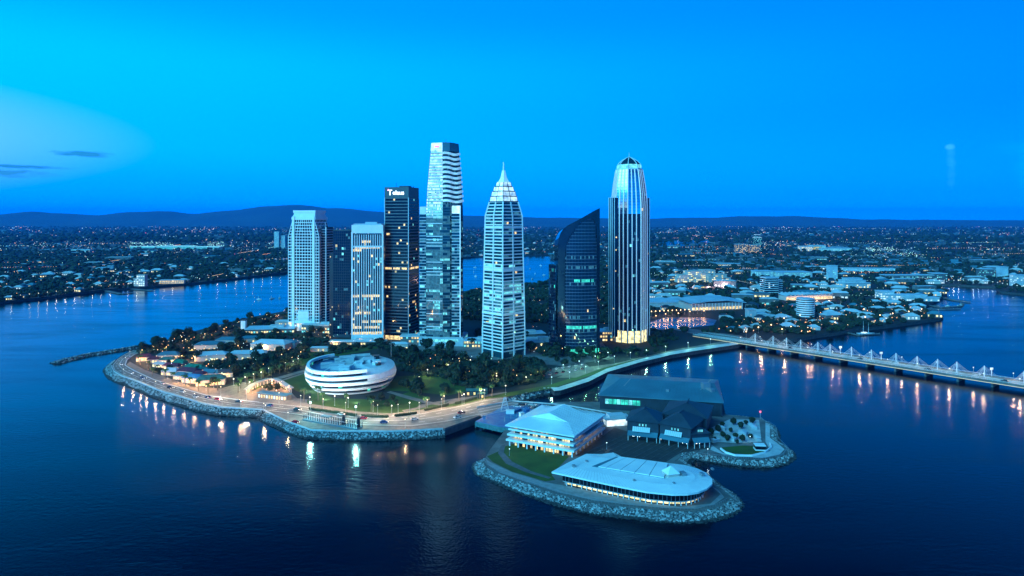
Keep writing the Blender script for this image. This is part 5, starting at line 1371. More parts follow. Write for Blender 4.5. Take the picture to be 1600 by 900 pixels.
museum_av = [(mc.x, mc.y, 47)]
grove([(614, 552), (640, 545), (700, 552), (760, 566), (850, 575), (850, 596), (790, 606), (720, 604), (690, 590), (640, 585), (618, 575)], 54, 'dense dark broadleaf tree in the park between the museum and the towers', 'park trees east of the museum', avoid=museum_av, smin=.9, smax=1.45)
grove([(700, 600), (790, 605), (780, 612), (700, 618), (640, 620), (625, 610), (640, 596)], 14, 'dark shrubby tree on the edge of the park near the palms', 'park edge trees', smin=.6, smax=.9, avoid=museum_av)
grove([(212, 548), (290, 523), (380, 500), (455, 487), (456, 492), (390, 508), (300, 533), (240, 552)], 36, 'dark tree in the shoreline belt along the left river edge', 'shoreline belt trees', smin=.7, smax=1.1)
grove([(228, 560), (300, 540), (400, 560), (475, 572), (470, 577), (400, 592), (370, 596), (350, 580), (300, 562), (262, 556)], 32, 'dark tree standing between the village and the blue roofed halls', 'village trees', smin=.7, smax=1.1)
grove([(370, 508), (455, 500), (520, 528), (600, 536), (616, 545), (560, 545), (470, 540), (400, 560), (360, 540)], 24, 'dark tree around the halls at the foot of the apartment tower', 'trees below the apartment tower', smin=.7, smax=1.15)
grove([(850, 560), (935, 556), (1010, 548), (1050, 538), (1046, 520), (1016, 522), (1016, 545), (940, 552), (850, 545)], 28, 'dark tree on the podium edge below the sail and domed towers', 'trees below the east towers', smin=.7, smax=1.15)
grove([(575, 625), (600, 622), (622, 630), (615, 640), (585, 640)], 6, 'dark round tree behind the road by the museum lawn', 'trees by the museum lawn', smin=.45, smax=.7)
for k, (a, b_) in enumerate([(497, 626), (541, 633), (580, 643), (666, 641), (692, 634), (717, 630), (749, 624), (769, 620), (504, 632), (475, 628)]):
    o = put(PP[0], G(a, b_, ZL), rt.uniform(0, 6), 'tall palm beside the road in front of the museum' if a < 600 else 'tall palm by the pale road east of the museum', rt.uniform(.9, 1.2)); o['group'] = 'palms along the road'
for k, (a, b_) in enumerate([(238, 588), (246, 583), (258, 592), (270, 596), (289, 603), (297, 604), (310, 611), (325, 615), (340, 610), (232, 578), (219, 570), (376, 607), (386, 601), (398, 597), (411, 592), (424, 588), (437, 584), (449, 579), (461, 575), (470, 572), (372, 614), (392, 606), (224, 560)]):
    o = put(PP[1], G(a, b_, ZL), rt.uniform(0, 6), 'palm in front of the village shops' if b_ > 585 and a < 345 or a < 240 else 'palm in the lit avenue left of the museum lawn', rt.uniform(.9, 1.25)); o['group'] = 'village and avenue palms'
for a, b_ in [(1122, 676), (1130, 684), (1136, 690), (1150, 686), (1142, 676), (1128, 668), (1160, 690), (1146, 664), (1166, 664), (1176, 662), (1172, 686), (1116, 690), (1152, 694), (1110, 680), (1158, 670)]:
    o = put(TP[2], G(a, b_, ZI), rt.uniform(0, 6), 'small dark tree in the garden on the spit', rt.uniform(.32, .62)); o['group'] = 'garden trees on the spit'

grove([(232, 570), (300, 565), (350, 585), (345, 604), (300, 600), (250, 590)], 16, 'small dark tree between the coloured village roofs', 'trees inside the village', smin=.4, smax=.7)
grove([(560, 541), (640, 548), (620, 560), (600, 548)], 6, 'dark tree just behind the museum', 'trees behind the museum', smin=.8, smax=1.1)
grove([(300, 535), (380, 525), (470, 540), (600, 545), (560, 552), (470, 562), (440, 575), (380, 585), (350, 570), (300, 555)], 32, '', 'trees round the blue roofed halls', smin=.7, smax=1.1, avoid=museum_av+[(q.location.x, q.location.y, 17) for q in bpy.data.objects if q.name.startswith('long_hall')])
grove([(410, 606), (428, 602), (440, 610), (420, 616)], 5, '', 'trees in the small plaza', smin=.4, smax=.6)
grove([(735, 530), (830, 520), (860, 548), (850, 560), (830, 552), (735, 548)], 16, '', 'trees between the towers', smin=.7, smax=1.1)
grove([(858, 566), (1000, 550), (1040, 544), (1042, 549), (1004, 557), (862, 575)], 15, '', 'promenade trees below the east towers', smin=.55, smax=.85)
# garden on the spit: kiosks, wall, sculpture
for k, (a, b_, w, d_, h) in enumerate([(1126, 672, 5, 3, 2.2), (1119, 680, 4, 3, 2), (1117, 690, 6, 3, 1.8), (1144, 688, 4, 4, 2), (1160, 678, 8, 5, 1.5), (1176, 668, 9, 4, 1.4), (1182, 686, 5, 3, 1.6)]):
    t = empty('garden_kiosk', G(a, b_, ZI+.1), .3*k, ['narrow pale kiosk nearest the dark sheds', 'small blue-roofed kiosk among the shrubs', 'long low pale bench shelter by the spit lawn', 'square pale kiosk in the middle of the garden', 'broad pale terrace shelter on the paved garden', 'long pale planter shelter at the back of the terrace', 'low pale shelter at the terrace corner'][k], 'kiosk', 'garden kiosks on the spit')
    b = MB(); b.box(0, 0, 0, h, w, d_); b.build('wall', M_cream, t); b = MB(); hip_roof(b, -w/2-.4, -d_/2-.4, w/2+.4, d_/2+.4, h, h+1); b.build('roof', M_roofblue, t)
t = empty('red_beacon', G(1188, 655, ZI), 0, 'small beacon with a red light at the corner of the spit terrace', 'beacon'); b = MB(); b.cyl(0, 0, 0, 5, .25); b.build('post', M_metal, t); b = MB(); b.ball(0, 0, 5.5, .8); b.build('light', CL[4], t)
t = empty('glass_pavilion', G(1187, 702, ZI+.1), -.1, 'white cube pavilion with dark glass on the oval lawn of the spit', 'pavilion'); b = MB(); b.box(0, 0, .6, 2.8, 6, 5); b.build('glass_wall', M_glsK, t); b = MB(); b.box(0, 0, 2.8, 3.2, 6.6, 5.6); b.box(0, 0, 0, .6, 6.8, 5.8); b.build('frame', M_bright, t)
kp = [(1126, 702), (1134, 708), (1150, 713), (1175, 713), (1195, 708), (1205, 700), (1203, 694)]; w_ = PG(kp, ZI); t = MB()
for a, c_ in zip(w_, w_[1:]): t.obox((*a, ZI+.5), (*c_, ZI+.5), .8, 1.0)
tag(t.build('garden_wall', M_bright), 'low white curved wall round the oval lawn on the spit', 'wall')
for nm, pl, lab in (('promenade_railing', [(756, 720), (762, 729), (784, 739), (818, 752), (873, 770.5), (928, 784), (984, 791), (1039, 796), (1086, 797), (1118, 791.5), (1136, 782)], 'thin railing round the lower island promenade'), ('promenade_railing', [(1200, 660), (1212, 668), (1216, 686), (1230, 700), (1224, 711), (1200, 718), (1150, 716), (1090, 710)], 'pale railing along the spit path')):
    w_ = resample(PG(pl, ZI), 90); b = MB()
    for a, c_ in zip(w_, w_[1:]): b.obox((*a, ZI+1.1), (*c_, ZI+1.1), .12, .12); b.obox((*a, ZI), (*a, ZI+1.1), .1, .1)
    tag(b.build(nm, M_metal), lab, 'railing')
w_ = resample(PG([(174, 572), (178, 581), (190, 588), (215, 597), (249, 611), (284, 621.5), (316, 631.5), (347, 637.5), (382, 639.5), (411, 641), (447, 659), (486, 673), (520, 674.5), (610, 675), (660, 673), (692, 671)], ZL), 230); b = MB()
for a, c_ in zip(w_, w_[1:]): b.obox((*a, ZL+.55), (*c_, ZL+.55), .45, 1.1)
tag(b.build('seawall_parapet', M_cream), 'long pale parapet wall along the top of the riprap', 'parapet')

# ================================================================== landmark buildings of the far city
def block(name, px, py, boxes, m_, lab, cat='building', winm=None, band=None, yaw_=0, roof=None, lit=.3, step=4.0):
    t = empty(name, G(px, py, ZL), R(yaw_), lab, cat); rg = random.Random(int(px))
    for cx, cy, w, d_, h in boxes:
        b = MB(); b.box(cx, cy, 0, h, w, d_); b.build('wall', m_, t)
        b = MB(); b.box(cx, cy, h, h+1.2, w+1.5, d_+1.5); b.build('roof', roof or M_roofblue, t)
        nf = int(h/step)
        if band:
            b = MB()
            for f in range(1, nf+1): b.box(cx, cy, f*step-.8, f*step+.3, w+1.2, d_+1.2)
            b.build('floor_band', band, t, kind='stuff')
        if winm:
            b = MB(); nb = max(1, int(w/4))
            for f in range(nf):
                for i in range(nb):
                    if rg.random() < lit: b.box(cx-w/2+(i+.5)*w/nb, cy-d_/2-.1, f*step+.9, f*step+2.8, w/nb*.7, .3)
                    if rg.random() < lit*.6: b.box(cx-w/2-.1, cy-d_/2+(i+.5)*d_/nb, f*step+.9, f*step+2.8, .3, d_/nb*.7)
            if b.v: b.build('lit_windows', winm, t, kind='stuff')
    return t
block('floodlit_palace', 1094, 440, [(-40, 0, 30, 30, 16), (-14, 10, 34, 34, 24), (10, 6, 26, 30, 20), (22, 14, 30, 30, 26), (44, 0, 30, 30, 17), (-52, -6, 20, 20, 9), (58, -4, 22, 22, 9), (-14, -14, 16, 10, 13), (22, -10, 16, 12, 14)], M_sand, 'large stepped pink stone complex floodlit among the trees', 'complex', M_yel, None, 8, M_sand, .4)
p = G(1094, 446, ZL)
for dx_ in (-60, -25, 10, 45): point((p.x+dx_, p.y-32, 6), 60000, (1, .62, .6), 2)
block('grid_office_tower', 1202, 459, [(0, 0, 26, 22, 32), (20, 6, 12, 18, 26)], M_gls, 'white gridded mid-rise office tower on the right bank', 'tower', M_whw, M_bright, 10, None, .12)
t = empty('round_banded_tower', G(1258.5, 496, ZL), 0, 'round white banded mid-rise tower among amber lit trees', 'tower')
b = MB(); b.cyl(0, 0, 0, 27, 12.5, None, 20); b.build('wall', M_gls, t)
for k in range(8): b = MB(); b.cyl(0, 0, 2+k*3.2, 3.7+k*3.2, 13, None, 20); b.build('floor_band', M_bright, t)
b = MB(); b.cyl(0, 0, 27.5, 29, 12.6, None, 20); b.build('roof', M_roofblue, t)
t = empty('convention_hall', G(1082, 486, ZL), R(14), 'large hall with a curved blue roof and warm lit colonnade', 'hall')
b = MB(); b.box(46, 25, 0, 11, 92, 44); b.build('wall', M_sand, t)
b = MB(); pts = [( -3, 12), (30, 15), (62, 15.5), (97, 11)]
for (x0, z0), (x1, z1) in zip(pts, pts[1:]): b.face([(x0, 0, z0), (x1, 0, z1), (x1, 50, z1+3), (x0, 50, z0+3)]); b.face([(x0, 0, z0-1), (x0, 50, z0+2), (x1, 50, z1+2), (x1, 0, z1-1)]); b.face([(x0, 0, z0-1), (x1, 0, z1-1), (x1, 0, z1), (x0, 0, z0)])
b.build('curved_roof', M_roofblue, t)
for k in range(16): b = MB(); b.box(k*6, 1.2, 0, 11.5, .9, .9); b.build('column', M_bright, t)
b = MB()
for k in range(15): b.box(3+k*6, 2.8, .5, 5, 4.4, .3)
b.build('lit_windows', M_warm, t, kind='stuff')
t = empty('sawtooth_hall', G(1228, 470, ZL), R(16), 'long market hall with a ribbed sawtooth roof and warm lit front', 'hall')
b = MB(); b.box(52, 12, 0, 8, 100, 22); b.build('wall', M_sand, t)
for k in range(12): b = MB(); x = 2+k*8.4; b.face([(x, 0, 8), (x+8, 0, 11), (x+8, 25, 13), (x, 25, 10)]); b.face([(x+8, 0, 8), (x+8, 25, 8), (x+8, 25, 13), (x+8, 0, 11)]); b.build('roof_bay', M_roofblue, t)
b = MB()
for k in range(24): b.box(3+k*4.2, .85, .5, 5.5, 2.8, .3)
b.build('lit_windows', M_warm, t, kind='stuff')
p = G(1262, 470, ZL)
for k in range(4): point((p.x-36+k*26, p.y-14+k*7, 4), 26000, (1, .6, .4), 1.5)
block('stacked_hall', 1333, 449, [(0, 0, 60, 30, 10), (0, 4, 48, 24, 15), (2, 6, 36, 18, 19)], M_cream, 'stacked blue roofed hall with an amber lit ground floor', 'hall', M_yel, None, 8, None, .5)
block('low_mall', 1030, 478, [(0, 0, 110, 30, 7), (30, 34, 120, 26, 7)], M_cream, 'long pale low mall beside the domed tower', 'mall', M_cyan, None, 3, None, .3)
block('slab_block', 1165, 396, [(-20, 0, 50, 30, 40), (36, 0, 46, 30, 36)], M_dkconc, 'dark wide slab block with warm lit windows on the skyline', 'block', M_warm, None, 0, None, .45)
block('cyan_skyline_tower', 1180, 394, [(0, -24, 30, 30, 66), (0, -24, 20, 20, 78)], M_glsT, 'cyan lit narrow tower on the far skyline', 'tower', M_cyan, None, 0, M_crown, .5)
block('pale_cube_building', 1173, 496, [(0, 0, 12, 12, 12), (14, -2, 14, 12, 6), (26, -6, 12, 12, 4)], M_cream, 'pale cube building beside the convention hall', 'building', None, None, 6)
block('waterfront_hall', 1412, 468, [(0, 0, 70, 22, 9), (-30, 8, 24, 24, 14), (20, -16, 60, 16, 6)], M_cream, 'cyan waterfront hall with a pink lit eave near the marina', 'hall', M_whw, None, -6, None, .6)
block('bright_depot', 1300, 392, [(0, 0, 150, 70, 14), (-70, 0, 60, 50, 26)], M_cream, 'long cyan lit depot beside the bright floodlit yard', 'depot', M_cyan, None, 0, None, .8)
block('floodlit_block', 1265, 392, [(0, 0, 90, 50, 22)], M_cream, 'squat floodlit block left of the bright yard', 'block', M_yel, None, 0, None, .7)
block('apartment_block', 1540, 434, [(0, 0, 32, 24, 22)], M_dkconc, 'teal mid-rise block at the far right shore', 'block', M_cyan, None, 0, None, .3)
block('apartment_block', 1566, 433, [(0, 0, 18, 18, 26)], M_roofblue, 'plain pale tower at the far right shore', 'block', M_cyan, None, 0, None, .1)
block('apartment_block', 1592, 447, [(0, 0, 26, 22, 24)], M_cream, 'pale blue block at the far right edge behind the quay', 'block', M_whw, None, 0, None, .3)
block('glass_office', 1300, 437, [(0, 0, 20, 16, 34)], M_roofblue, 'lone pale cyan office block behind the sawtooth hall', 'office', M_cyan, None, 0, None, .2)
block('terminal_roof', 1352, 424, [(0, 0, 150, 20, 9)], M_cream, 'long thin cyan roof in the middle distance on the right', 'terminal', M_cyan, None, -8, None, .5)
block('terminal_roof', 1420, 436, [(0, 0, 130, 26, 10), (70, 0, 30, 30, 14)], M_dkconc, 'long dark flat roofed building with a pale lit corner', 'terminal', M_cyan, None, 0, None, .4)
block('stadium', 1235, 432, [(0, 0, 90, 50, 12), (-70, 10, 44, 36, 14)], M_cream, 'broad cyan roofed hall behind the gridded tower', 'hall', M_cyan, None, 4, None, .5)
block('twin_tower', 436, 388, [(-9, 0, 24, 24, 84), (20, 10, 22, 24, 64)], M_cream, 'pale cyan twin tower on the skyline left of the apartment tower', 'tower', M_cyan, M_roofblue, 0, None, .4, 6)
block('far_warehouse', 129, 394, [(0, 0, 84, 30, 12)], M_cream, 'pale cyan warehouse in the left distance', 'warehouse', M_cyan, None, 0, None, .8)
block('bright_mall', 275, 389, [(-150, 0, 120, 60, 12), (0, 10, 170, 70, 14), (150, 0, 150, 50, 11)], M_cream, 'long floodlit mall with greenish white roofs on the left skyline', 'mall', M_tealw, None, 0, mat('glowing_roof', (.7, .75, .72), .5, em=(.35, .9, .75), es=.5), .8)  # floodlight on these roofs is imitated by emission
block('shoreside_hotel', 222, 447, [(0, 0, 18, 12, 24), (-12, 4, 12, 10, 16)], M_sand, 'pink lit stepped hotel by the pier on the left shore', 'hotel', M_whw, None, 0, M_sand, .6)
block('amber_arcade', 270, 443, [(0, 0, 52, 12, 8)], M_sand, 'long amber lit arcade on the left shore', 'arcade', M_warm, None, 10, None, .95)
block('gabled_house', 166, 424, [(0, 0, 26, 20, 11), (12, -4, 14, 14, 15)], M_cream, 'pale cyan gabled house in the dark left forest', 'house', M_cyan, None, 20, None, .3)

# ================================================================== houses, trees and lights of the city
penin = [Vector(p) for p in PG([(457, 470), (560, 466), (650, 463), (720, 500), (860, 505), (940, 505), (1016, 515), (1140, 524), (1160, 536), (1040, 560), (860, 618), (750, 660), (690, 690), (400, 690), (100, 620), (140, 540), (380, 490)])]
landP = [(p.x, p.y) for p in land]; lag = PG([(1010, 494), (1125, 494), (1125, 518), (1010, 518)])
keep = []
for o in list(bpy.data.objects):
    if o.parent is None and o.get('category') in ('complex', 'tower', 'hall', 'mall', 'block', 'building', 'depot', 'office', 'terminal', 'warehouse', 'hotel', 'arcade') and o.location.y > 900:
        w = 60 if o['category'] in ('complex', 'mall', 'hall', 'depot', 'terminal') else 26
        keep.append((o.location.x + (35 if o.name in ('convention_hall', 'sawtooth_hall') else 0), o.location.y, w))
def free(p, m_=0):
    if not pip(p.x, p.y, landP) or pip(p.x, p.y, penin) or pip(p.x, p.y, lag): return False
    for dx_, dy_ in ((m_, 0), (-m_, 0), (0, -m_), (0, m_)):
        if m_ and not pip(p.x+dx_, p.y+dy_, landP): return False
    return not any(abs(p.x-k[0]) < k[2] and -k[2]*.8 < p.y-k[1] < k[2]*.7 for k in keep)
hp = []
rl_ = random.Random(21); nl = 0; tr = 0
while nl < 34 and tr < 3000:                     # broad pale roofs that stand out between the houses
    tr += 1
    if rl_.random() < .8: px, py = rl_.uniform(1020, 1590), rl_.uniform(384, 478)
    else: px, py = rl_.uniform(20, 440), rl_.uniform(384, 425)
    p = G(px, py, ZL); w = rl_.uniform(40, 95) if py < 425 else rl_.uniform(28, 52)
    if not free(p, 18): continue
    keep.append((p.x, p.y, w*.55)); d_ = w*rl_.uniform(.3, .6); h = rl_.uniform(6, 13); rm = rl_.choice([0, 0, 1, 2])
    t = empty('large_hall', p, rl_.uniform(-.3, .3), '%s %s roofed hall %s' % ('broad' if w > 50 else 'mid-sized', ['pale blue', 'cream', 'slate'][rm], beside(p)), 'hall', 'broad roofed halls in the city')
    b = MB(); b.box(0, 0, 0, h, w-1.5, d_-1.5); b.build('wall', M_conc, t)
    b = MB(); hip_roof(b, -w/2, -d_/2, w/2, d_/2, h+.02, h+rl_.uniform(1, 4), 0, 'x', d_*.4); b.build('roof', [M_roofblue, M_cream, M_ware][rm], t)
    b = MB()
    for k in range(int(w/7)): b.box(-w/2+4+k*7, -d_/2+.6, 1, 4, 4.5, .3, 0, 0)
    b.build('lit_windows', rl_.choice([M_warm, M_yel, M_cyan, M_whw]), t, kind='stuff'); nl += 1
roofs = [M_roofblue, M_cream, M_ware, M_roofdark, M_cream]
for q in range(6):
    b = MB(); w, d_, h = (14, 10, 3.6) if q < 4 else (22, 12, 5)
    t = empty('city_house', (0, 0, -500), 0, 'house', 'house'); b.box(0, 0, 0, h, w-1, d_-1); b.build('wall', [M_cream, M_sand, M_conc][q % 3], t)
    b = MB(); hip_roof(b, -w/2, -d_/2, w/2, d_/2, h+.02, h+3); b.build('roof', roofs[q % 5], t)
    b = MB()
    for k in range(2 + q % 3): b.box(-w/2+2.5+k*3.6, -d_/2+.4, .6, 2.6, 1.8, .3)
    b.build('lit_windows', [M_warm, M_whw, M_yel][q % 3], t, kind='stuff'); hp.append(t)
rh = random.Random(5); cnt = 0; tries = 0; hs = []
while cnt < 285 and tries < 20000:
    tries += 1
    if rh.random() < .62: px, py = rh.uniform(1016, 1600), 418 + 100*rh.random()**.8
    elif rh.random() < .75: px, py = rh.uniform(0, 455), rh.uniform(410, 470)
    else: px, py = rh.uniform(735, 950), rh.uniform(378, 400)
    p = G(px, py, ZL)
    if not free(p, 10) or any((p-q).length < 17 for q in hs[-400:]): continue
    hs.append(p); cnt += 1; q = rh.randrange(6)
    side = 'right bank' if px > 1000 else 'left bank' if px < 500 else 'far bank behind the towers'
    o = put(hp[q], p, rh.uniform(-.6, .6), '%s roofed house %s' % (['pale blue', 'cream', 'slate', 'dark', 'white', 'pale grey'][q], beside(p)), rh.uniform(.9, 1.5)); o['group'] = '%s roofed houses on the %s' % (['pale blue', 'cream', 'slate', 'dark', 'white', 'pale grey'][q], side)
# the rest of the city: thousands of roofs, crowns and lights too small and too many to single out
b = MB(); n = 0; tries = 0
while n < 5200 and tries < 60000:
    tries += 1; px = rh.uniform(-80, 1680); py = 349.5 + 75*rh.random()**1.35
    if px < 500 and 392 < py: 
        if rh.random() < .75: continue
    dn = mnoise.noise(Vector((px*.012, py*.05, 0)))
    if dn < .05 and rh.random() < .88: continue
    p = G(px, py, ZL)
    if not free(p): continue
    if py < 372: w, h = rh.uniform(16, 60), rh.uniform(5, 11)
    else: w, h = rh.uniform(10, 26), rh.uniform(4, 8)
    if rh.random() < .05: h *= 2
    if rh.random() < .05: w *= 2.6
    b.box(p.x, p.y, ZL, ZL+h, w, w*rh.uniform(.5, 1), rh.uniform(-.5, .5), rh.choice([0, 1, 2, 3, 3]), rh.choice([4, 5, 6, 6, 3, 1])); n += 1
b.build('distant_houses', [M_dkconc, M_conc, M_ware, M_dkconc, M_roofblue, M_roofdark, M_ware], kind='stuff')['label'] = 'countless small roofs of the distant city'
b = MB(); n = 0; tries = 0
while n < 15000 and tries < 90000:
    tries += 1; px = rh.uniform(-60, 1660); py = 352 + 170*rh.random()**1.25
    p = G(px, py, ZL); near = py > 425
    if px < 500 and 392 < py < 470: pass
    elif px > 950 and 440 < py and rh.random() < .45: continue
    elif rh.random() < .25: continue
    if not free(p, 4): continue
    if any((p.xy-q.xy).length < 9 for q in hs) and rh.random() < .9: continue
    s = rh.uniform(3.2, 5.5) if near else rh.uniform(5, 10) if py > 380 else rh.uniform(10, 22)
    b.ball(p.x, p.y, ZL+s*.75, s, 0 if rh.random() < .5 else 1, s*(.9 if near else .6), 5 if not near else 6, .28); n += 1
    if near:
        for _ in range(2): b.ball(p.x+rh.uniform(-s, s), p.y+rh.uniform(-s, s), ZL+s*rh.uniform(.6, 1.2), s*.6, rh.choice([0, 1]), s*.55, 5, .3)
ZN = [[(614, 552), (640, 545), (700, 552), (760, 566), (850, 575), (850, 596), (790, 606), (720, 604), (690, 590), (640, 585), (618, 575)], [(212, 549), (290, 523), (380, 500), (455, 486), (458, 500), (380, 520), (300, 538), (225, 556)], [(228, 560), (300, 540), (400, 560), (475, 572), (470, 577), (400, 592), (372, 596), (350, 580), (300, 562)], [(370, 520), (455, 522), (600, 541), (560, 548), (470, 562), (440, 578), (380, 588), (350, 570), (340, 545)], [(850, 560), (935, 556), (1010, 548), (1050, 538), (1046, 520), (1016, 522), (1016, 545), (940, 552), (850, 545)], [(1016, 516), (1050, 516), (1060, 530), (1016, 545)]]
av = [(q.location.x, q.location.y, 15) for q in bpy.data.objects if q.name.startswith(('long_hall', 'podium_hall', 'park_building'))] + museum_av
k = 0; tries = 0
while k < 1500 and tries < 60000:
    tries += 1; px, py = rh.uniform(210, 1062), rh.uniform(484, 607)
    if not any(pip(px, py, z_) for z_ in ZN): continue
    p = G(px, py, ZL)
    if any((p.xy-Vector(c_[:2])).length < c_[2] for c_ in av): continue
    s = rh.uniform(1.6, 3.4); b.ball(p.x, p.y, ZL+s*.5, s, rh.choice([0, 1]), s*.7, 6, .3); b.ball(p.x+rh.uniform(-s, s), p.y+rh.uniform(-s, s), ZL+s*.6, s*.7, rh.choice([0, 1]), s*.5, 5, .3); k += 1
b.build('tree_canopy', [M_leaf, M_leaf2], kind='stuff')['label'] = 'dark tree canopy spread through the city on both banks'
b = MB(); n = 0; tries = 0
while n < 4200 and tries < 40000:
    tries += 1; u = rh.random(); px = rh.uniform(-60, 1660)
    if u < .55: py = 349 + 45*rh.random()**1.1
    elif u < .60: px, py = rh.uniform(1300, 1450), rh.uniform(389, 405)
    elif u < .63: px, py = rh.uniform(200, 350), rh.uniform(380, 388)
    else: py = rh.uniform(390, 525)
    dn = mnoise.noise(Vector((px*.02, py*.09, 5)))
    if dn < .12 and rh.random() < .86: continue
    p = G(px, py, ZL)
    if not free(p, 3): continue
    s = p.y/F*rh.choice([.18, .24, .30, .42]); 
    if py > 480 and px > 1000 or (px < 300 and py > 440): mi = rh.choices([0, 1, 3, 4], [4, 1, 5, .4])[0]
    elif 1300 < px < 1450 and 388 < py < 406 or 200 < px < 350 and 379 < py < 389: mi = rh.choice([1, 2, 2])
    else: mi = rh.choices([0, 1, 2, 3, 4], [3, 6, 2, 1.5, .5])[0]
    b.ball(p.x, p.y, ZL + rh.uniform(5, 10), s, mi, s, 4); n += 1
for q in range(95):                               # strings of lamps along streets
    if q < 60: p0 = G(rh.uniform(1000, 1620), rh.choice([rh.uniform(352, 400), rh.uniform(400, 470)]), ZL)
    else: p0 = G(rh.uniform(-20, 700), rh.uniform(352, 440), ZL)
    ang = rh.choice([.15, .15, 1.7, -.35]) + rh.uniform(-.1, .1); dd = Vector((math.cos(ang), math.sin(ang), 0)); st = p0.y/F*rh.uniform(3.2, 6); mi = rh.choice([0, 0, 1, 3, 2])
    for k in range(rh.randint(8, 26)):
        p = p0 + dd*st*k
        if p.y < 700 or not free(p, 3): continue
        s = p.y/F*.26; b.ball(p.x, p.y, ZL+8, s, mi, s, 4)
for q in range(22):                               # bright yards and forecourts
    p0 = G(rh.uniform(1010, 1600) if q % 3 else rh.uniform(0, 450), rh.uniform(355, 470 if q % 3 else 430), ZL); mi = rh.choice([1, 3, 0, 2, 0])
    for k in range(26):
        p = p0 + Vector((rh.gauss(0, 1)*p0.y*.022, rh.gauss(0, 1)*p0.y*.02, 0))
        if p.y < 700 or not free(p, 3): continue
        s = p.y/F*.3; b.ball(p.x, p.y, ZL+5, s, mi if rh.random() < .8 else 1, s, 4)
for k in range(150):                              # amber lamps under the trees of the right shore
    a_, c_ = rh.uniform(1105, 1470), rh.uniform(478, 526); p = G(a_, c_, ZL)
    if free(p, 2): b.ball(p.x, p.y, ZL+5, rh.uniform(.3, .75), rh.choice([3, 3, 0, 0, 1]), None, 4)
b.build('city_lights', CL, kind='stuff')['label'] = 'countless tiny lamps of the distant city'
b = MB(); rq = random.Random(4)                   # lights in the near groves
for pl, n in (([(225, 545), (380, 505), (450, 490), (455, 498), (390, 515), (240, 562)], 60), ([(230, 556), (345, 545), (480, 540), (478, 575), (360, 600), (240, 575)], 70), ([(640, 560), (830, 570), (840, 600), (700, 600)], 36), ([(455, 515), (610, 535), (620, 545), (470, 535)], 34), ([(820, 500), (950, 500), (950, 560), (820, 560)], 40)):
    k = 0
    while k < n:
        a, c_ = rq.uniform(200, 1020), rq.uniform(480, 605)
        if not pip(a, c_, pl): continue
        p = G(a, c_, ZL); b.ball(p.x, p.y, ZL+rq.uniform(4, 9), rq.uniform(.2, .4), rq.choice([0, 0, 1, 3, 2]), None, 5); k += 1
b.build('garden_lights', CL, kind='stuff')['label'] = 'scattered small lights in the groves between the buildings'

# ================================================================== boats and piers
def boat(px, py, L, lab, masts=1, rz=0, group='boats on the water'):
    t = empty('sailing_boat', G(px, py, 0), rz, lab, 'boat', group); b = MB(); w = L*.13
    hull = [(-L/2, -w*.8), (L*.2, -w), (L/2, 0), (L*.2, w), (-L/2, w*.8)]; b.prism([(x*.9, y*.75) for x, y in hull], -.2, L*.07+.6, 0, None, hull); b.build('hull', M_bright, t)
    b = MB(); b.box(-L*.1, 0, L*.07+.6, L*.07+1.8, L*.3, w); b.build('cabin', M_whw if L > 20 else M_white, t)
    for k in range(masts): b = MB(); b.cyl(-L*.15+k*L*.3, 0, 1, L*(.75 - .1*k), .15*max(1, L/14), .08, 5); b.build('mast', M_bright, t)
boat(1353, 523, 24, 'white two-masted sailing ship moored at the right jetty', 2, .1, None); bpy.data.objects['sailing_boat'].name = 'sailing_ship'
for k, (a, b_) in enumerate([(405, 468), (425, 467), (437, 466), (743, 432), (742, 418), (828, 420), (836, 428), (845, 415), (850, 430), (832, 436), (740, 425), (1500, 478), (1480, 479)]):
    boat(a, b_, 9, 'small white sailing boat on the river behind the towers' if 700 < a < 900 else 'small white boat on the left reach of the river' if a < 500 else 'small white boat at the marina pontoon', 1, k*.8)
def pier(name, pts, w, lab, z=1.4):
    P_ = PG(pts, z); b = MB()
    for a, c_ in zip(P_, P_[1:]): b.obox((*a, z-.3), (*c_, z-.3), w, .9)
    L = resample(P_, 14)
    for p in L: b.cyl(p.x, p.y, -1, z+1.2, .4, None, 6)
    tag(b.build(name, M_conc), lab, 'pier')
pier('jetty', [(1313, 517), (1340, 523), (1374, 521)], 3, 'timber jetty with the two-masted ship on the right shore')
pier('marina_pontoon', [(1446, 476), (1470, 480), (1500, 478), (1504, 474)], 6, 'curved marina pontoon off the right shore')
pier('marina_pontoon', [(1446, 482), (1475, 483), (1500, 482)], 4, 'straight lower marina pontoon off the right shore')
pier('marina_pontoon', [(1468, 464), (1490, 469), (1515, 472)], 7, 'slanting pier with roofs beyond the marina')
pier('river_pier', [(166, 454), (190, 459), (208, 457)], 9, 'dark river pier reaching from the left bank')
pier('river_pier', [(205, 451), (238, 454)], 8, 'second river pier nearer the amber arcade')
for z0, z1 in (((1100, 546), (1154, 538)),): pass

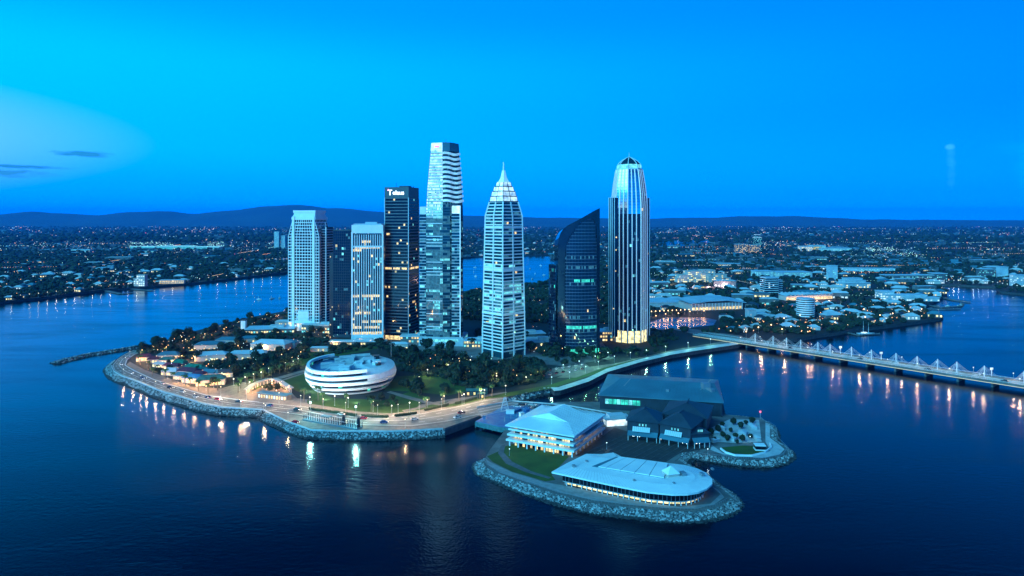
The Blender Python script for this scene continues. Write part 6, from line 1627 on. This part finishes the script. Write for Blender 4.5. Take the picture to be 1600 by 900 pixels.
# ================================================================== haze
hz = bpy.data.materials.new('haze_air'); hz.use_nodes = True; ht = hz.node_tree; ht.nodes.clear()
vo = ht.nodes.new('ShaderNodeVolumePrincipled'); vo.inputs['Density'].default_value = 3.7e-5; vo.inputs['Color'].default_value = (.0, .36, 1, 1); vo.inputs['Anisotropy'].default_value = 0
mo = ht.nodes.new('ShaderNodeOutputMaterial'); ht.links.new(vo.outputs[0], mo.inputs['Volume'])
b = MB(); b.box(0, 14000, -4.5, 600, 62000, 32000); b.build('haze', hz, kind='stuff')

# labels: say where each of several alike things stands
tops = [o for o in bpy.data.objects if o.parent is None and o.get('label') and o.get('category')]
from collections import Counter
cn = Counter(o['label'] for o in tops)
for o in tops:
    if cn[o['label']] >= 3 and o['category'] in ('street lamp', 'lamp', 'park lamp', 'village lamp', 'tree', 'palm tree', 'car', 'boat') and ' of the ' not in o['label'] and 'nearest' not in o['label']:
        base = {'street lamp': 'warm street lamp', 'lamp': o['label'].split(' on ')[0].split(' in ')[0].split(' along ')[0], 'park lamp': 'yellow-green park lamp', 'village lamp': 'amber lamp', 'tree': 'small dark tree', 'palm tree': 'palm', 'car': o['label'].split(' parked')[0].split(' on ')[0].split(' crossing')[0], 'boat': 'small white boat'}[o['category']]
        if o['category'] == 'tree' and 'leafy' in o['label']: continue
        lb = base + ' ' + beside(o.location)
        if len(lb.split()) <= 16: o['label'] = lb
cn = Counter(o['label'] for o in tops); by = {}
for o in tops:
    if cn[o['label']] >= 2: by.setdefault(o['label'], []).append(o)
for lb, os_ in by.items():                       # still alike: tell them apart by how near the camera they stand
    if len(os_) == 2 and len(lb.split()) <= 13:
        a, b_ = sorted(os_, key=lambda o: o.location.y); a['label'] = lb + ', the nearer one'; b_['label'] = lb + ', the farther one'
    elif len(os_) == 3 and len(lb.split()) <= 13:
        a, b_, c_ = sorted(os_, key=lambda o: o.location.x/o.location.y); a['label'] = lb + ', the leftmost'; b_['label'] = lb + ', the middle one'; c_['label'] = lb + ', the rightmost'
